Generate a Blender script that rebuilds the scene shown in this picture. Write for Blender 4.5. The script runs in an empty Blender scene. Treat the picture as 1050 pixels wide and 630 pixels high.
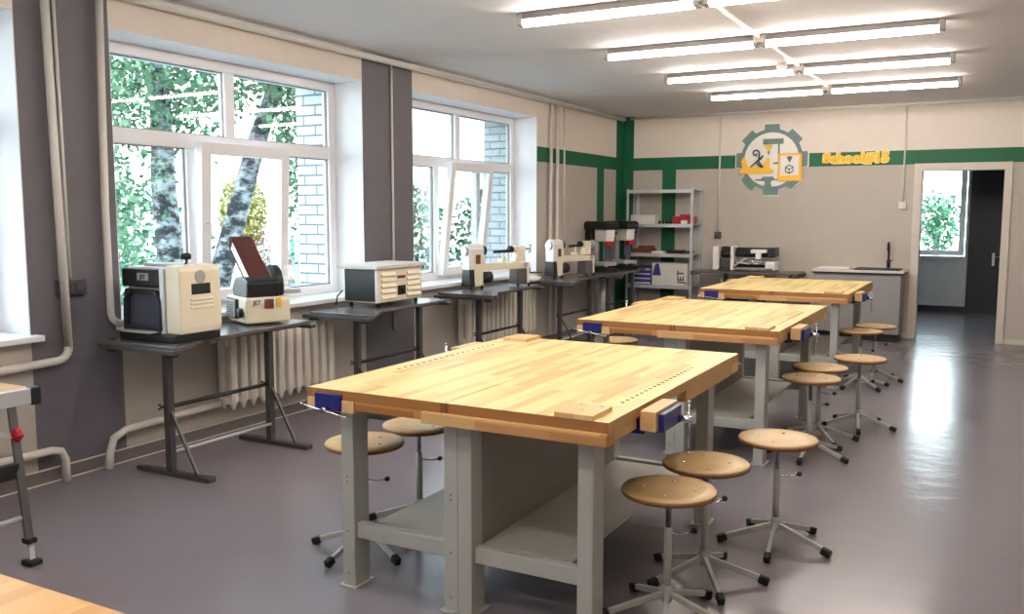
import bpy, bmesh, math, random
from mathutils import Vector, Matrix
from math import sin, cos, pi, radians
random.seed(7)
S = bpy.context.scene
COL = S.collection

# ------------------------------------------------------------------ camera
cam_d = bpy.data.cameras.new('camera'); cam = bpy.data.objects.new('camera', cam_d); COL.objects.link(cam)
cam_d.sensor_width = 36.0; cam_d.lens = 917.086 / 1050 * 36; cam_d.clip_end = 300
yaw, pitch, roll = 0.4975, -0.1054, 0.0009
F = Vector((-sin(yaw), cos(yaw), 0)); R = Vector((cos(yaw), sin(yaw), 0)); U = Vector((0, 0, 1))
F2 = F*cos(pitch) + U*sin(pitch); U2 = U*cos(pitch) - F*sin(pitch)
R3 = R*cos(roll) + U2*sin(roll); U3 = U2*cos(roll) - R*sin(roll)
cam.matrix_world = Matrix(((R3.x, U3.x, -F2.x, 0), (R3.y, U3.y, -F2.y, 0), (R3.z, U3.z, -F2.z, 1.5525), (0, 0, 0, 1)))
S.camera = cam
# ------------------------------------------------------------------ light
w = bpy.data.worlds.new('sky'); S.world = w; w.use_nodes = True
wn = w.node_tree.nodes; wl = w.node_tree.links
bg = wn['Background']; bg.inputs['Strength'].default_value = 3.9
tc = wn.new('ShaderNodeTexCoord'); sx = wn.new('ShaderNodeSeparateXYZ'); rp = wn.new('ShaderNodeValToRGB')
wl.new(tc.outputs['Generated'], sx.inputs[0]); wl.new(sx.outputs['Z'], rp.inputs[0]); wl.new(rp.outputs[0], bg.inputs['Color'])
rp.color_ramp.elements[0].position = 0.0; rp.color_ramp.elements[0].color = (0.86, 0.96, 1.0, 1)
rp.color_ramp.elements[1].position = 0.7; rp.color_ramp.elements[1].color = (0.62, 0.80, 1.0, 1)
TUBE = 27.0
S.view_settings.view_transform = 'Standard'; S.view_settings.look = 'None'
S.view_settings.gamma = 1; S.view_settings.use_curve_mapping = False
S.view_settings.exposure = 1.35
S.cycles.use_denoising = True
S.cycles.max_bounces = 8; S.cycles.diffuse_bounces = 5; S.cycles.transparent_max_bounces = 16
S.cycles.sample_clamp_indirect = 6

# ------------------------------------------------------------------ materials
def lin(c): return tuple((x/255/12.92 if x/255 <= .04045 else ((x/255+.055)/1.055)**2.4) for x in c) + (1,)
def mat(name, c, rough=.6, metal=0, var=.06, vs=8, bump=0, bs=60, spec=.5, stretch=(1, 1, 1)):
    m = bpy.data.materials.new(name); m.use_nodes = True
    n = m.node_tree.nodes; l = m.node_tree.links; b = n['Principled BSDF']
    b.inputs['Roughness'].default_value = rough; b.inputs['Metallic'].default_value = metal
    b.inputs['Specular IOR Level'].default_value = spec
    t = n.new('ShaderNodeTexCoord'); mp = n.new('ShaderNodeMapping'); mp.inputs['Scale'].default_value = stretch
    l.new(t.outputs['Object'], mp.inputs[0])
    no = n.new('ShaderNodeTexNoise'); no.inputs['Scale'].default_value = vs; no.inputs['Detail'].default_value = 3
    l.new(mp.outputs[0], no.inputs['Vector'])
    r = n.new('ShaderNodeValToRGB'); L = lin(c)
    r.color_ramp.elements[0].position = .3; r.color_ramp.elements[1].position = .7
    r.color_ramp.elements[0].color = tuple(max(0, x*(1-var)) for x in L[:3]) + (1,)
    r.color_ramp.elements[1].color = tuple(min(1, x*(1+var)) for x in L[:3]) + (1,)
    l.new(no.outputs['Fac'], r.inputs[0]); l.new(r.outputs[0], b.inputs['Base Color'])
    if bump:
        nb = n.new('ShaderNodeTexNoise'); nb.inputs['Scale'].default_value = bs; l.new(mp.outputs[0], nb.inputs['Vector'])
        bp = n.new('ShaderNodeBump'); bp.inputs['Strength'].default_value = bump; bp.inputs['Distance'].default_value = .01
        l.new(nb.outputs['Fac'], bp.inputs['Height']); l.new(bp.outputs[0], b.inputs['Normal'])
    return m
def wood(name, c1, c2, c3, sw=.045, sl=.42, rough=.42, rot=pi/2, plane='xy'):
    m = bpy.data.materials.new(name); m.use_nodes = True
    n = m.node_tree.nodes; l = m.node_tree.links; b = n['Principled BSDF']; b.inputs['Roughness'].default_value = rough
    t = n.new('ShaderNodeTexCoord'); mp = n.new('ShaderNodeMapping')
    l.new(t.outputs['Object'], mp.inputs[0])
    if plane == 'xy': mp.inputs['Rotation'].default_value = (0, 0, rot)
    if plane == 'xz': mp.inputs['Rotation'].default_value = (pi/2, 0, 0)
    if plane == 'yz': mp.inputs['Rotation'].default_value = (pi/2, 0, pi/2)
    br = n.new('ShaderNodeTexBrick'); l.new(mp.outputs[0], br.inputs['Vector'])
    br.inputs['Scale'].default_value = 1; br.inputs['Brick Width'].default_value = sl; br.inputs['Row Height'].default_value = sw
    br.inputs['Mortar Size'].default_value = .0006; br.inputs['Bias'].default_value = 0; br.offset = .37
    br.inputs['Color1'].default_value = (0, 0, 0, 1); br.inputs['Color2'].default_value = (1, 1, 1, 1); br.inputs['Mortar'].default_value = (.6, .6, .6, 1)
    r = n.new('ShaderNodeValToRGB'); e = r.color_ramp.elements
    e[0].position = 0; e[0].color = lin(c1); e[1].position = 1; e[1].color = lin(c3)
    k = e.new(.62); k.color = lin(c2); k = e.new(.35); k.color = lin(c1)
    l.new(br.outputs['Color'], r.inputs[0])
    no = n.new('ShaderNodeTexNoise'); no.inputs['Scale'].default_value = 1; no.inputs['Detail'].default_value = 4
    m2 = n.new('ShaderNodeMapping'); m2.inputs['Scale'].default_value = (4, 90, 90)
    l.new(mp.outputs[0], m2.inputs[0]); l.new(m2.outputs[0], no.inputs['Vector'])
    mx = n.new('ShaderNodeMix'); mx.data_type = 'RGBA'; mx.blend_type = 'MULTIPLY'
    mr = n.new('ShaderNodeMapRange'); mr.inputs['To Min'].default_value = .84; mr.inputs['To Max'].default_value = 1.1
    l.new(no.outputs['Fac'], mr.inputs[0]); mx.inputs[0].default_value = 1
    l.new(r.outputs[0], mx.inputs[6]); l.new(mr.outputs[0], mx.inputs[7]); l.new(mx.outputs[2], b.inputs['Base Color'])
    return m
def emit(name, c, s):
    m = bpy.data.materials.new(name); m.use_nodes = True; n = m.node_tree.nodes
    b = n['Principled BSDF']; b.inputs['Base Color'].default_value = (.9, .9, .9, 1)
    b.inputs['Emission Color'].default_value = lin(c); b.inputs['Emission Strength'].default_value = s
    return m
def glass_mat():
    m = bpy.data.materials.new('window_glass'); m.use_nodes = True; n = m.node_tree.nodes; l = m.node_tree.links
    n.remove(n['Principled BSDF']); o = n['Material Output']
    a = n.new('ShaderNodeBsdfTransparent'); a.inputs[0].default_value = (.97, 1, .99, 1)
    g = n.new('ShaderNodeBsdfGlossy'); g.inputs['Roughness'].default_value = .0
    lw = n.new('ShaderNodeLayerWeight'); lw.inputs[0].default_value = .22; mx = n.new('ShaderNodeMixShader')
    mu = n.new('ShaderNodeMath'); mu.operation = 'MULTIPLY'; mu.inputs[1].default_value = .7
    l.new(lw.outputs['Fresnel'], mu.inputs[0]); l.new(mu.outputs[0], mx.inputs[0])
    l.new(a.outputs[0], mx.inputs[1]); l.new(g.outputs[0], mx.inputs[2]); l.new(mx.outputs[0], o.inputs[0])
    return m
def bark_mat():
    m = mat('birch_bark', (215, 212, 205), .9); n = m.node_tree.nodes; l = m.node_tree.links; b = n['Principled BSDF']
    t = n.new('ShaderNodeTexCoord'); mp = n.new('ShaderNodeMapping'); mp.inputs['Scale'].default_value = (5, 5, 9)
    no = n.new('ShaderNodeTexNoise'); no.inputs['Scale'].default_value = 1; no.inputs['Detail'].default_value = 6; no.inputs['Roughness'].default_value = .7
    r = n.new('ShaderNodeValToRGB'); e = r.color_ramp.elements
    e[0].position = .44; e[0].color = lin((34, 34, 36)); e[1].position = .60; e[1].color = lin((150, 152, 154))
    l.new(t.outputs['Object'], mp.inputs[0]); l.new(mp.outputs[0], no.inputs[0]); l.new(no.outputs[0], r.inputs[0]); l.new(r.outputs[0], b.inputs['Base Color'])
    return m
def brick_mat(c1, c2, mo, sc=1):
    m = bpy.data.materials.new('white_brickwork'); m.use_nodes = True; n = m.node_tree.nodes; l = m.node_tree.links; b = n['Principled BSDF']
    t = n.new('ShaderNodeTexCoord'); mp = n.new('ShaderNodeMapping'); mp.inputs['Rotation'].default_value = (pi/2, 0, 0)
    br = n.new('ShaderNodeTexBrick'); br.inputs['Scale'].default_value = 1; br.inputs['Brick Width'].default_value = .26; br.inputs['Row Height'].default_value = .085
    br.inputs['Mortar Size'].default_value = .009; br.inputs['Color1'].default_value = lin(c1); br.inputs['Color2'].default_value = lin(c2); br.inputs['Mortar'].default_value = lin(mo)
    l.new(t.outputs['Object'], mp.inputs[0]); l.new(mp.outputs[0], br.inputs[0]); l.new(br.outputs[0], b.inputs['Base Color']); b.inputs['Roughness'].default_value = .9
    return m
M = {}
M['ceiling'] = mat('ceiling_paint', (222, 218, 218), .8, var=.02)
M['cream'] = mat('cream_wall_paint', (226, 215, 204), .75, var=.02)
M['beige'] = mat('beige_wall_paint', (185, 177, 167), .75, var=.02)
M['grey'] = mat('slate_grey_paint', (104, 100, 106), .6, var=.03)
M['green'] = mat('green_paint', (12, 96, 62), .6, var=.04)
M['floor'] = None
M['skirt'] = mat('skirting_vinyl', (112, 104, 104), .5)
M['pvc'] = mat('white_window_plastic', (236, 234, 236), .35, var=.01)
M['sill'] = mat('white_sill', (240, 240, 242), .4, var=.01)
M['reveal'] = mat('white_reveal_plaster', (228, 228, 232), .7, var=.02)
M['pipe'] = mat('white_painted_pipe', (216, 212, 204), .4, var=.03)
M['rad'] = mat('cream_radiator_enamel', (226, 220, 208), .4, var=.04)
M['steel'] = mat('grey_powder_coat', (168, 168, 162), .42, var=.03, vs=3)
M['panel'] = mat('taupe_sheet_steel', (128, 122, 114), .5, var=.03)
M['stand'] = mat('graphite_steel', (78, 76, 76), .4, metal=.3, var=.05)
M['standtop'] = mat('brown_grey_stand_top', (92, 88, 88), .25, var=.05)
M['black'] = mat('black_plastic', (24, 24, 26), .45, var=.1)
M['rubber'] = mat('black_rubber', (18, 18, 18), .7)
M['chrome'] = mat('chrome', (215, 215, 220), .18, metal=1, var=.02)
M['alu'] = mat('brushed_aluminium', (198, 198, 200), .4, metal=.4, var=.04)
M['lampgrey'] = mat('grey_lamp_housing', (112, 106, 102), .5, var=.02)
M['zinc'] = mat('galvanised_steel', (205, 208, 212), .35, metal=.4, var=.06)
M['blue'] = mat('cobalt_blue_cast_iron', (28, 30, 104), .35, var=.08)
M['mach'] = mat('ivory_machine_paint', (232, 222, 196), .35, var=.02)
M['machw'] = mat('white_machine_paint', (232, 230, 224), .35, var=.02)
M['darkglass'] = mat('dark_grey_plate', (74, 78, 92), .25, var=.08)
M['label_silver'] = mat('silver_label', (170, 168, 165), .4, var=.1, vs=80)
M['red'] = mat('red_plastic', (178, 24, 40), .4)
M['yellow'] = mat('yellow_sign_plastic', (244, 190, 50), .5, var=.02)
M['yellowpale'] = mat('pale_yellow_edge', (250, 225, 110), .5, var=.02)
M['signgrey'] = mat('grey_green_sign_plastic', (100, 128, 124), .5, var=.02)
M['signwhite'] = mat('white_sign_board', (232, 228, 222), .5, var=.01)
M['signdark'] = mat('dark_slate_sign', (72, 84, 88), .5, var=.02)
M['belt'] = mat('brown_sanding_belt', (88, 42, 38), .95, var=.12, vs=200)
M['cabinet'] = mat('grey_cabinet_laminate', (142, 138, 136), .5, var=.02)
M['counter'] = mat('pale_stone_worktop', (206, 202, 198), .3, var=.05, vs=60)
M['door'] = mat('dark_door_steel', (30, 30, 42), .4, var=.05)
M['frame'] = mat('beige_door_frame', (208, 198, 186), .5, var=.02)
M['cardboard'] = mat('white_cardboard', (214, 210, 204), .8, var=.04)
M['bluebox'] = mat('blue_print_carton', (52, 62, 140), .6, var=.1, vs=30)
M['brown'] = mat('brown_timber_offcut', (112, 60, 44), .7, var=.15, vs=40)
M['paper'] = mat('white_paper', (226, 224, 220), .8, var=.02)
M['hole'] = mat('drilled_hole_shadow', (58, 40, 24), .9)
M['seat'] = wood('birch_ply_seat', (196, 164, 112), (188, 154, 102), (180, 146, 94), 3, 3, .38, rot=0)
M['seatedge'] = mat('ply_edge', (128, 84, 48), .6, var=.2, vs=50)
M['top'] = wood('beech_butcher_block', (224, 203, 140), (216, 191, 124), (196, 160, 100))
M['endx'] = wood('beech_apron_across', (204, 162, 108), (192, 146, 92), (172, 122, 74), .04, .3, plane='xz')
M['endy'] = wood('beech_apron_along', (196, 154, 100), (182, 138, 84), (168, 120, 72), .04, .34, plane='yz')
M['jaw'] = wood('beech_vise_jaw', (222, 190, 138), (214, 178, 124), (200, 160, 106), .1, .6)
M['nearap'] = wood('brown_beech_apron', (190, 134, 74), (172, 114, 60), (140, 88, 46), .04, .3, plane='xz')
M['slabtan'] = wood('tan_and_dimmed_top', (204, 162, 104), (198, 154, 96), (188, 144, 88))  # tan table wood; also the darkened top of the weakly lit corner bench
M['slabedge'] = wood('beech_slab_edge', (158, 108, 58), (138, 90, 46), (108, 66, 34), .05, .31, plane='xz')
M['glass'] = glass_mat()
M['bark'] = bark_mat()
M['tube'] = emit('fluorescent_tube', (255, 244, 234), TUBE)
M['brickw'] = brick_mat((190, 198, 202), (170, 180, 184), (90, 98, 104))
M['tree'] = None
def leafmat(name, c, c2):
    m = bpy.data.materials.new(name); m.use_nodes = True; n = m.node_tree.nodes; l = m.node_tree.links; b = n['Principled BSDF']
    g = n.new('ShaderNodeNewGeometry'); r = n.new('ShaderNodeValToRGB')
    r.color_ramp.elements[0].color = lin(c); r.color_ramp.elements[1].color = lin(c2)
    l.new(g.outputs['Random Per Island'], r.inputs[0]); l.new(r.outputs[0], b.inputs['Base Color']); b.inputs['Roughness'].default_value = .6
    b.inputs['Transmission Weight'].default_value = 0
    return m
M['leaf'] = leafmat('birch_leaves', (40, 78, 56), (96, 132, 92))
M['leafd'] = leafmat('dark_leaves', (34, 74, 58), (84, 128, 96))
M['leafy'] = leafmat('yellow_leaves', (112, 108, 52), (160, 150, 84))
M['leafr'] = leafmat('pink_blossom', (112, 62, 66), (150, 104, 104))
M['turq'] = mat('turquoise_fence_paint', (84, 172, 150), .6)
M['ground'] = mat('pale_asphalt', (150, 154, 152), .9, var=.1, vs=.5)
M['grass'] = mat('grass', (110, 150, 90), .9, var=.25, vs=2)
M['skin'] = mat('skin', (190, 120, 110), .6)
M['hair'] = mat('reddish_hair', (110, 58, 52), .8)
M['shirt'] = mat('white_shirt', (236, 238, 240), .8)
M['trouser'] = mat('grey_trousers', (110, 114, 130), .8)
# glossy wrinkled vinyl floor
m = mat('grey_vinyl_floor', (124, 118, 124), .3, var=.03, vs=1.2); n = m.node_tree.nodes; l = m.node_tree.links
t = n.new('ShaderNodeTexCoord'); nb = n.new('ShaderNodeTexNoise'); nb.inputs['Scale'].default_value = 5; nb.inputs['Detail'].default_value = 2
bp = n.new('ShaderNodeBump'); bp.inputs['Strength'].default_value = .5; bp.inputs['Distance'].default_value = .006
mo = n.new('ShaderNodeMapping'); mo.inputs['Location'].default_value = (.31, .47, .37); mo.inputs['Scale'].default_value = (.7, 1.3, 1); l.new(t.outputs['Object'], mo.inputs[0]); l.new(mo.outputs[0], nb.inputs[0]); l.new(nb.outputs[0], bp.inputs['Height']); l.new(bp.outputs[0], n['Principled BSDF'].inputs['Normal'])
n['Principled BSDF'].inputs['Specular IOR Level'].default_value = .4; n2 = n.new('ShaderNodeTexNoise'); n2.inputs['Scale'].default_value = 1.1; mr = n.new('ShaderNodeMapRange')
mr.inputs['To Min'].default_value = .16; mr.inputs['To Max'].default_value = .28; l.new(t.outputs['Object'], n2.inputs[0]); l.new(n2.outputs[0], mr.inputs[0]); l.new(mr.outputs[0], n['Principled BSDF'].inputs['Roughness'])
M['floor'] = m

# ------------------------------------------------------------------ mesh helpers
class MB:
    def __init__(s): s.b = bmesh.new(); s.mi = 0
    def _f(s, vs, sm=False):
        try: f = s.b.faces.new(vs)
        except ValueError: return
        f.material_index = s.mi; f.smooth = sm
    def box(s, x0, x1, y0, y1, z0, z1, T=None):
        c = [(x0, y0, z0), (x1, y0, z0), (x1, y1, z0), (x0, y1, z0), (x0, y0, z1), (x1, y0, z1), (x1, y1, z1), (x0, y1, z1)]
        v = [s.b.verts.new(T @ Vector(p) if T else p) for p in c]
        for f in ((3, 2, 1, 0), (4, 5, 6, 7), (0, 1, 5, 4), (1, 2, 6, 5), (2, 3, 7, 6), (3, 0, 4, 7)): s._f([v[i] for i in f])
        return s
    def bar(s, p, q, w, h, up=(0, 0, 1)):
        p = Vector(p); q = Vector(q); d = (q-p); L = d.length; d.normalize(); u = Vector(up)
        if abs(d.dot(u)) > .97: u = Vector((1, 0, 0))
        a = d.cross(u).normalized(); u = a.cross(d).normalized()
        T = Matrix(((a.x, d.x, u.x, p.x), (a.y, d.y, u.y, p.y), (a.z, d.z, u.z, p.z), (0, 0, 0, 1)))
        return s.box(-w/2, w/2, 0, L, -h/2, h/2, T)
    def tube(s, pts, r, seg=10, cap=True):
        pts = [Vector(p) for p in pts]; rings = []; n = len(pts); prev = None
        for i, p in enumerate(pts):
            d = (pts[min(i+1, n-1)]-pts[max(i-1, 0)]).normalized()
            if prev is None: a = d.cross(Vector((0, 0, 1)) if abs(d.z) < .9 else Vector((1, 0, 0))).normalized()
            else: a = (prev - d*prev.dot(d)).normalized()
            prev = a; b = d.cross(a); rr = r[i] if isinstance(r, (list, tuple)) else r
            rings.append([s.b.verts.new(p + (a*cos(2*pi*k/seg) + b*sin(2*pi*k/seg))*rr) for k in range(seg)])
        for i in range(n-1):
            for k in range(seg): s._f([rings[i][k], rings[i][(k+1) % seg], rings[i+1][(k+1) % seg], rings[i+1][k]], True)
        if cap: s._f(rings[0][::-1]); s._f(rings[-1])
        return s
    def cyl(s, p, q, r, seg=20): return s.tube([p, q], r, seg)
    def lathe(s, prof, c=(0, 0, 0), seg=32, T=None):
        rings = []
        for r, z in prof:
            ring = []
            for k in range(seg):
                p = Vector((c[0]+r*cos(2*pi*k/seg), c[1]+r*sin(2*pi*k/seg), c[2]+z))
                ring.append(s.b.verts.new(T @ p if T else p))
            rings.append(ring)
        for i in range(len(rings)-1):
            for k in range(seg): s._f([rings[i][k], rings[i][(k+1) % seg], rings[i+1][(k+1) % seg], rings[i+1][k]], True)
        s._f(rings[0][::-1]); s._f(rings[-1]); return s
    def prism(s, pts, a0, a1, ax='z', T=None):
        def P(u, v, a):
            p = {'z': (u, v, a), 'y': (u, a, v), 'x': (a, u, v)}[ax]
            return T @ Vector(p) if T else p
        A = [s.b.verts.new(P(u, v, a0)) for u, v in pts]; B = [s.b.verts.new(P(u, v, a1)) for u, v in pts]; n = len(pts)
        s._f(A[::-1]); s._f(B)
        for i in range(n): s._f([A[i], A[(i+1) % n], B[(i+1) % n], B[i]])
        return s
    def build(s, name, mats, parent=None, bevel=0, seg=2, fix=True):
        if fix: bmesh.ops.recalc_face_normals(s.b, faces=s.b.faces)
        me = bpy.data.meshes.new(name); s.b.to_mesh(me); s.b.free()
        for x in (mats if isinstance(mats, (list, tuple)) else [mats]): me.materials.append(M[x] if isinstance(x, str) else x)
        o = bpy.data.objects.new(name, me); COL.objects.link(o)
        if parent: o.parent = parent
        if bevel:
            b = o.modifiers.new('bevel', 'BEVEL'); b.width = bevel; b.segments = seg; b.limit_method = 'ANGLE'; b.angle_limit = radians(40)
            b.harden_normals = False
        return o
def rot(T, ax, ang): return T
def tag(o, label=None, cat=None, group=None, kind=None):
    if label: o['label'] = label
    if cat: o['category'] = cat
    if group: o['group'] = group
    if kind: o['kind'] = kind
    return o
def thing(name, label, cat, loc=(0, 0, 0), rz=0, group=None):
    o = bpy.data.objects.new(name, None); COL.objects.link(o); o.location = loc; o.rotation_euler = (0, 0, rz); o.empty_display_size = .05
    return tag(o, label, cat, group)
def struct(name, mb, mats, parent=None, bevel=0):
    o = mb.build(name, mats, parent, bevel)
    if not parent: o['kind'] = 'structure'
    return o
def dup(root, loc, rz, label, group=None):
    r = root.copy(); COL.objects.link(r); r.location = loc; r.rotation_euler = (0, 0, rz); r['label'] = label
    if group: r['group'] = group
    def rec(a, b):
        for ch in a.children:
            c = ch.copy(); COL.objects.link(c); c.parent = b; rec(ch, c)
    rec(root, r); return r
def textmesh(name, s, size, mat_, parent, T, depth=.004, bold=.0, align='CENTER'):
    cu = bpy.data.curves.new(name, 'FONT'); cu.body = s; cu.size = size; cu.extrude = depth; cu.offset = bold; cu.align_x = align
    cu.resolution_u = 3
    o = bpy.data.objects.new(name, cu); COL.objects.link(o); bpy.context.view_layer.update()
    me = bpy.data.meshes.new_from_object(o.evaluated_get(bpy.context.evaluated_depsgraph_get()))
    bpy.data.objects.remove(o); me.materials.clear(); me.materials.append(M[mat_]); me.transform(T)
    o = bpy.data.objects.new(name, me); COL.objects.link(o)
    if parent: o.parent = parent
    return o
def TX(loc, xdir, ydir):
    x = Vector(xdir); y = Vector(ydir); z = x.cross(y)
    return Matrix(((x.x, y.x, z.x, loc[0]), (x.y, y.y, z.y, loc[1]), (x.z, y.z, z.z, loc[2]), (0, 0, 0, 1)))
def arc(c, r, a0, a1, n=8, ax='yz', fixed=0):
    out = []
    for i in range(n+1):
        a = a0+(a1-a0)*i/n; u = c[0]+r*cos(a); v = c[1]+r*sin(a)
        out.append({'yz': (fixed, u, v), 'xz': (u, fixed, v), 'xy': (u, v, fixed)}[ax])
    return out

# ------------------------------------------------------------------ room shell
XW, YB, ZC, XR, YN = -4.742, 12.062, 2.8915, 1.45, -2.3
WT = .64           # outer wall thickness
DL, DR, DH = -.858, .02, 2.06
struct('floor', MB().box(XW-.0, XR, YN, 15.75, -.1, 0), 'floor')
struct('ceiling', MB().box(XW-.7, XR+.2, YN-.2, 15.9, ZC, ZC+.15), 'ceiling')
Z1, Z2 = 2.1416, 2.315
mb = MB(); wm = ['cream', 'beige', 'grey', 'green', 'reveal', 'brickw']
def W(y0, y1, z0, z1, k, out=True):
    mb.mi = k; mb.box(XW-.37, XW, y0, y1, z0, z1)
ZS, ZT = .83, 2.65
wins = [(.75, 3.08), (3.67, 6.10), (6.83, 9.33)]
W(YN, .75, 0, ZC, 2)
for a, b in wins: W(a, b, 0, ZS, 1); W(a, b, ZT, ZC, 0)
W(3.08, 3.67, 0, ZC, 2); W(6.10, 6.83, 0, ZC, 2)
W(9.33, YB, 0, Z1, 1); W(9.33, YB, Z2, ZC, 0); W(9.33, 11.78, Z1, Z2, 3)
mb.mi = 3; mb.box(XW, XW+.002, 11.77, YB, .0, ZC); mb.box(XW, XW+.002, 11.10, 11.335, .0, Z1)
mb.mi = 4
for a, b in wins:    # white plaster lining of the openings
    mb.box(XW-.36, XW-.001, a, a+.006, ZS, ZT); mb.box(XW-.36, XW-.001, b-.006, b, ZS, ZT); mb.box(XW-.36, XW-.001, a, b, ZT-.006, ZT)
struct('wall_left', mb, wm)
mb = MB()            # outer brick skin of the building
for y0, y1, z0, z1 in ((YN, .83, -2.2, 3.6), (3.0, 3.72, -2.2, 3.6), (6.04, 6.9, -2.2, 3.6), (9.27, 13, -2.2, 3.6)): mb.box(XW-WT-.03, XW-.38, y0, y1, z0, z1)
for y0, y1 in ((.83, 3.0), (3.72, 6.04), (6.9, 9.27)): mb.box(XW-WT-.03, XW-.45, y0, y1, -2.2, .8); mb.box(XW-WT-.03, XW-.38, y0, y1, 2.62, 3.6)
struct('wall_left_brick_outside', mb, 'brickw').name = 'wall_outside'
mb = MB()
def B(x0, x1, z0, z1, k): mb.mi = k; mb.box(x0, x1, YB, YB+.2, z0, z1)
B(XW-.37, DL-.03, 0, Z1, 1); B(XW-.37, DL-.03, Z1, Z2, 3); B(XW-.37, DL-.03, Z2, ZC, 0)
B(DL-.03, DR+.03, DH+.03, Z1, 1); B(DL-.03, DR+.03, Z1, Z2, 3); B(DL-.03, DR+.03, Z2, ZC, 0)
B(DR+.03, XR, 0, Z1, 1); B(DR+.03, XR, Z1, Z2, 3); B(DR+.03, XR, Z2, ZC, 0)
mb.mi = 3; mb.box(XW, -4.594, YB-.002, YB, 0, ZC); mb.box(-4.167, -3.97, YB-.002, YB, 0, Z1)
struct('wall_back', mb, wm)
struct('wall_right', MB().box(XR, XR+.2, YN, YB+.2, 0, ZC), 'beige')
struct('wall_rear', MB().box(XW-.37, XR+.2, YN-.2, YN, 0, ZC), 'beige')
# hallway beyond the door
YV = 15.62
mb = MB(); mb.box(DL-1.0, -1.42, YV, YV+.3, 0, ZC); mb.box(-1.42, -.46, YV, YV+.3, 0, .86); mb.box(-1.42, -.46, YV, YV+.3, 2.35, ZC); mb.box(-.46, -.42, YV, YV+.3, 0, ZC)
mb.box(-.42, 1.0, YV, YV+.3, 2.2, ZC); mb.box(.42, 1.0, YV, YV+.3, 0, 2.2)
struct('wall_hall', mb, 'reveal')
struct('wall_hall_right', MB().box(.9, 1.0, YB+.2, YV, 0, ZC), 'reveal'); struct('wall_hall_left', MB().box(-2.0, -1.9, YB+.2, YV, 0, ZC), 'reveal')
struct('wall_hall_light_block', MB().box(-.42, .42, YV+.02, YV+.3, -.1, 2.2), 'door')  # unseen block added behind the door leaf to stop sky light leaking in
dv = tag(bpy.data.objects.new('door_2', None), kind='structure'); COL.objects.link(dv)
MB().box(-.41, .41, YV-.05, YV+.018, .0, 2.19).build('door_leaf', 'door', dv, .004)
p = MB(); p.box(-.08, -.04, YV-.058, YV-.05, .74, .94); p.build('lock_plate', 'chrome', dv)
MB().cyl((-.06, YV-.05, .88), (-.06, YV-.1, .88), .009).tube([(-.06, YV-.1, .88), (.05, YV-.1, .88)], .009).build('door_handle', 'chrome', dv)
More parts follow.
